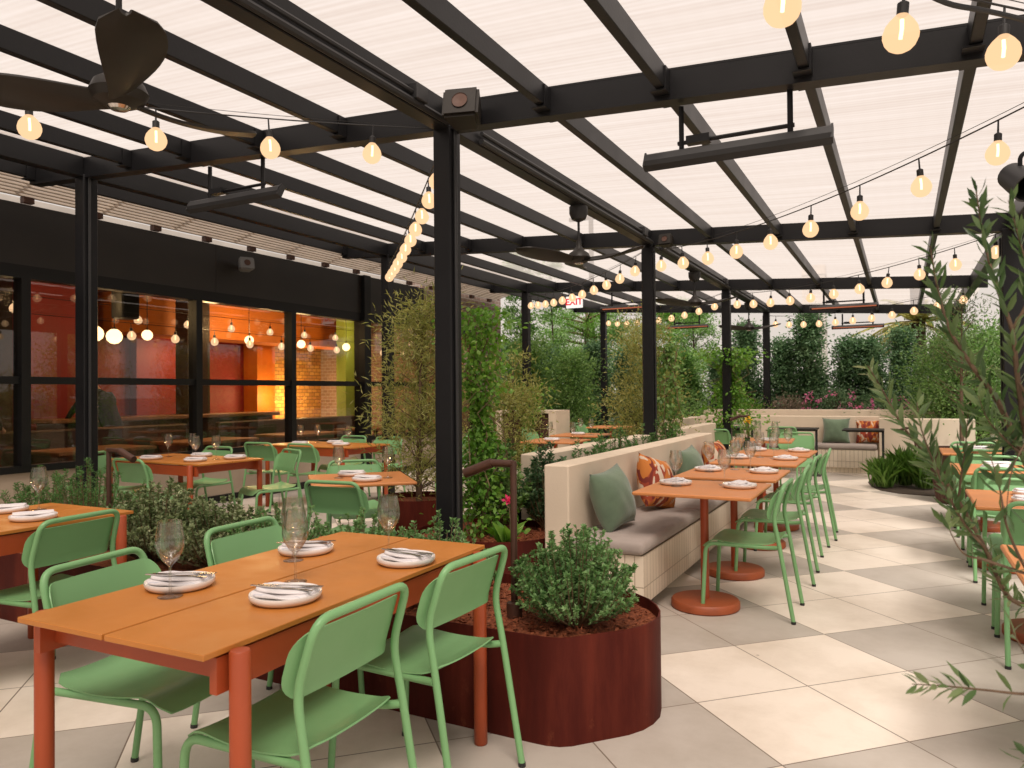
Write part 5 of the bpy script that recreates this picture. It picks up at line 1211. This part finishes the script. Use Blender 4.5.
for pl, rad in BR:
    pts = [at_px(*p) for p in pl]; fine = []
    for i in range(len(pts)-1):
        p0 = pts[max(i-1, 0)]; p1 = pts[i]; p2 = pts[i+1]; p3 = pts[min(i+2, len(pts)-1)]
        for k in range(6):
            t = k/6; fine.append(.5*((2*p1)+(p2-p0)*t+(2*p0-5*p1+4*p2-p3)*t*t+(3*p1-p0-3*p2+p3)*t**3))
    fine.append(pts[-1]); n = len(fine)
    tube(b, [p-base for p in fine], [rad*(1-.82*i/(n-1))*.62 for i in range(n)], 7)
    L = 0; acc = .0; step = .0105; side = 0
    tot = sum((fine[i+1]-fine[i]).length for i in range(n-1)); s = 0
    for i in range(n-1):
        seg = fine[i+1]-fine[i]; l = seg.length; d = seg.normalized()
        while acc < l:
            frac = (s+acc)/tot; q = fine[i]+d*acc
            sparse = .10 if pl[-1][1] > 600 else (.16 if pl[-1][1] > 430 else .92)
            keep = (frac > .16 and RNG.uniform() < sparse) or frac > .88
            if keep:
                w = d.orthogonal().normalized(); w.rotate(Matrix.Rotation(side*1.62+RNG.normal()*.35, 3, d))
                for sg in (-1, 1):
                    if RNG.uniform() < .88:
                        P.append(q-base); D.append(w*sg*RNG.uniform(.45, .9)+d*RNG.uniform(.5, 1.1)+Vector((0, 0, .1))); LW.append((RNG.uniform(.036, .060)*(1 if frac < .93 else .75), RNG.uniform(.0088, .0125)))
                side += 1
            acc += step*RNG.uniform(.8, 1.2)
        acc -= l; s += l
add('trunk', b, 'bark', ot, smooth=60, fix=False)
LW = np.array(LW); leafobj('leaves', np.array([tuple(p) for p in P]), np.array([tuple(p) for p in D]), LW[:, 0], LW[:, 1], 'l_olive', ot, loc=(0, 0, 0), pts=7, bend=.10, up=.3)

# ------------------------------------------------------------------ light
w = bpy.data.worlds.new('World'); scene.world = w; w.use_nodes = True; t = w.node_tree; bg = t.nodes['Background']; bg.inputs[1].default_value = .10
sky = t.nodes.new('ShaderNodeTexSky'); sky.sky_type = 'NISHITA'; sky.sun_disc = False
SE, SA = R(58), R(150)
sky.sun_elevation = SE; sky.sun_rotation = SA; sky.air_density = 1.2; sky.dust_density = 6; sky.ozone_density = .5
cl = t.nodes.new('ShaderNodeMix'); cl.data_type = 'RGBA'; cl.inputs['Factor'].default_value = .82    # overcast cloud layer over the clear sky
t.links.new(sky.outputs[0], cl.inputs['A']); cl.inputs['B'].default_value = (6.1, 5.35, 4.8, 1)
t.links.new(cl.outputs['Result'], bg.inputs[0])
sl = bpy.data.lights.new('sun', 'SUN'); sl.energy = 3.8; sl.angle = R(26); sl.color = (1, .93, .86); so = bpy.data.objects.new('sun', sl); C.objects.link(so)
sd = Vector((math.sin(SA)*math.cos(SE), math.cos(SA)*math.cos(SE), math.sin(SE))); so.rotation_euler = sd.to_track_quat('Z', 'Y').to_euler(); so.location = (0, 0, 20)
vs = scene.view_settings; vs.view_transform = 'Standard'; vs.look = 'None'; vs.exposure = .58; vs.gamma = 1
scene.cycles.use_denoising = True; scene.cycles.max_bounces = 10; scene.cycles.diffuse_bounces = 5; scene.cycles.transparent_max_bounces = 24; scene.cycles.transmission_bounces = 6
scene.cycles.sample_clamp_indirect = 6; scene.cycles.caustics_reflective = False; scene.cycles.caustics_refractive = False
# prototypes that were never placed
for p in (CH, T4, PT, WG, PL, NK, FK, KF):
    if p.name not in used: print('unplaced', p.name)
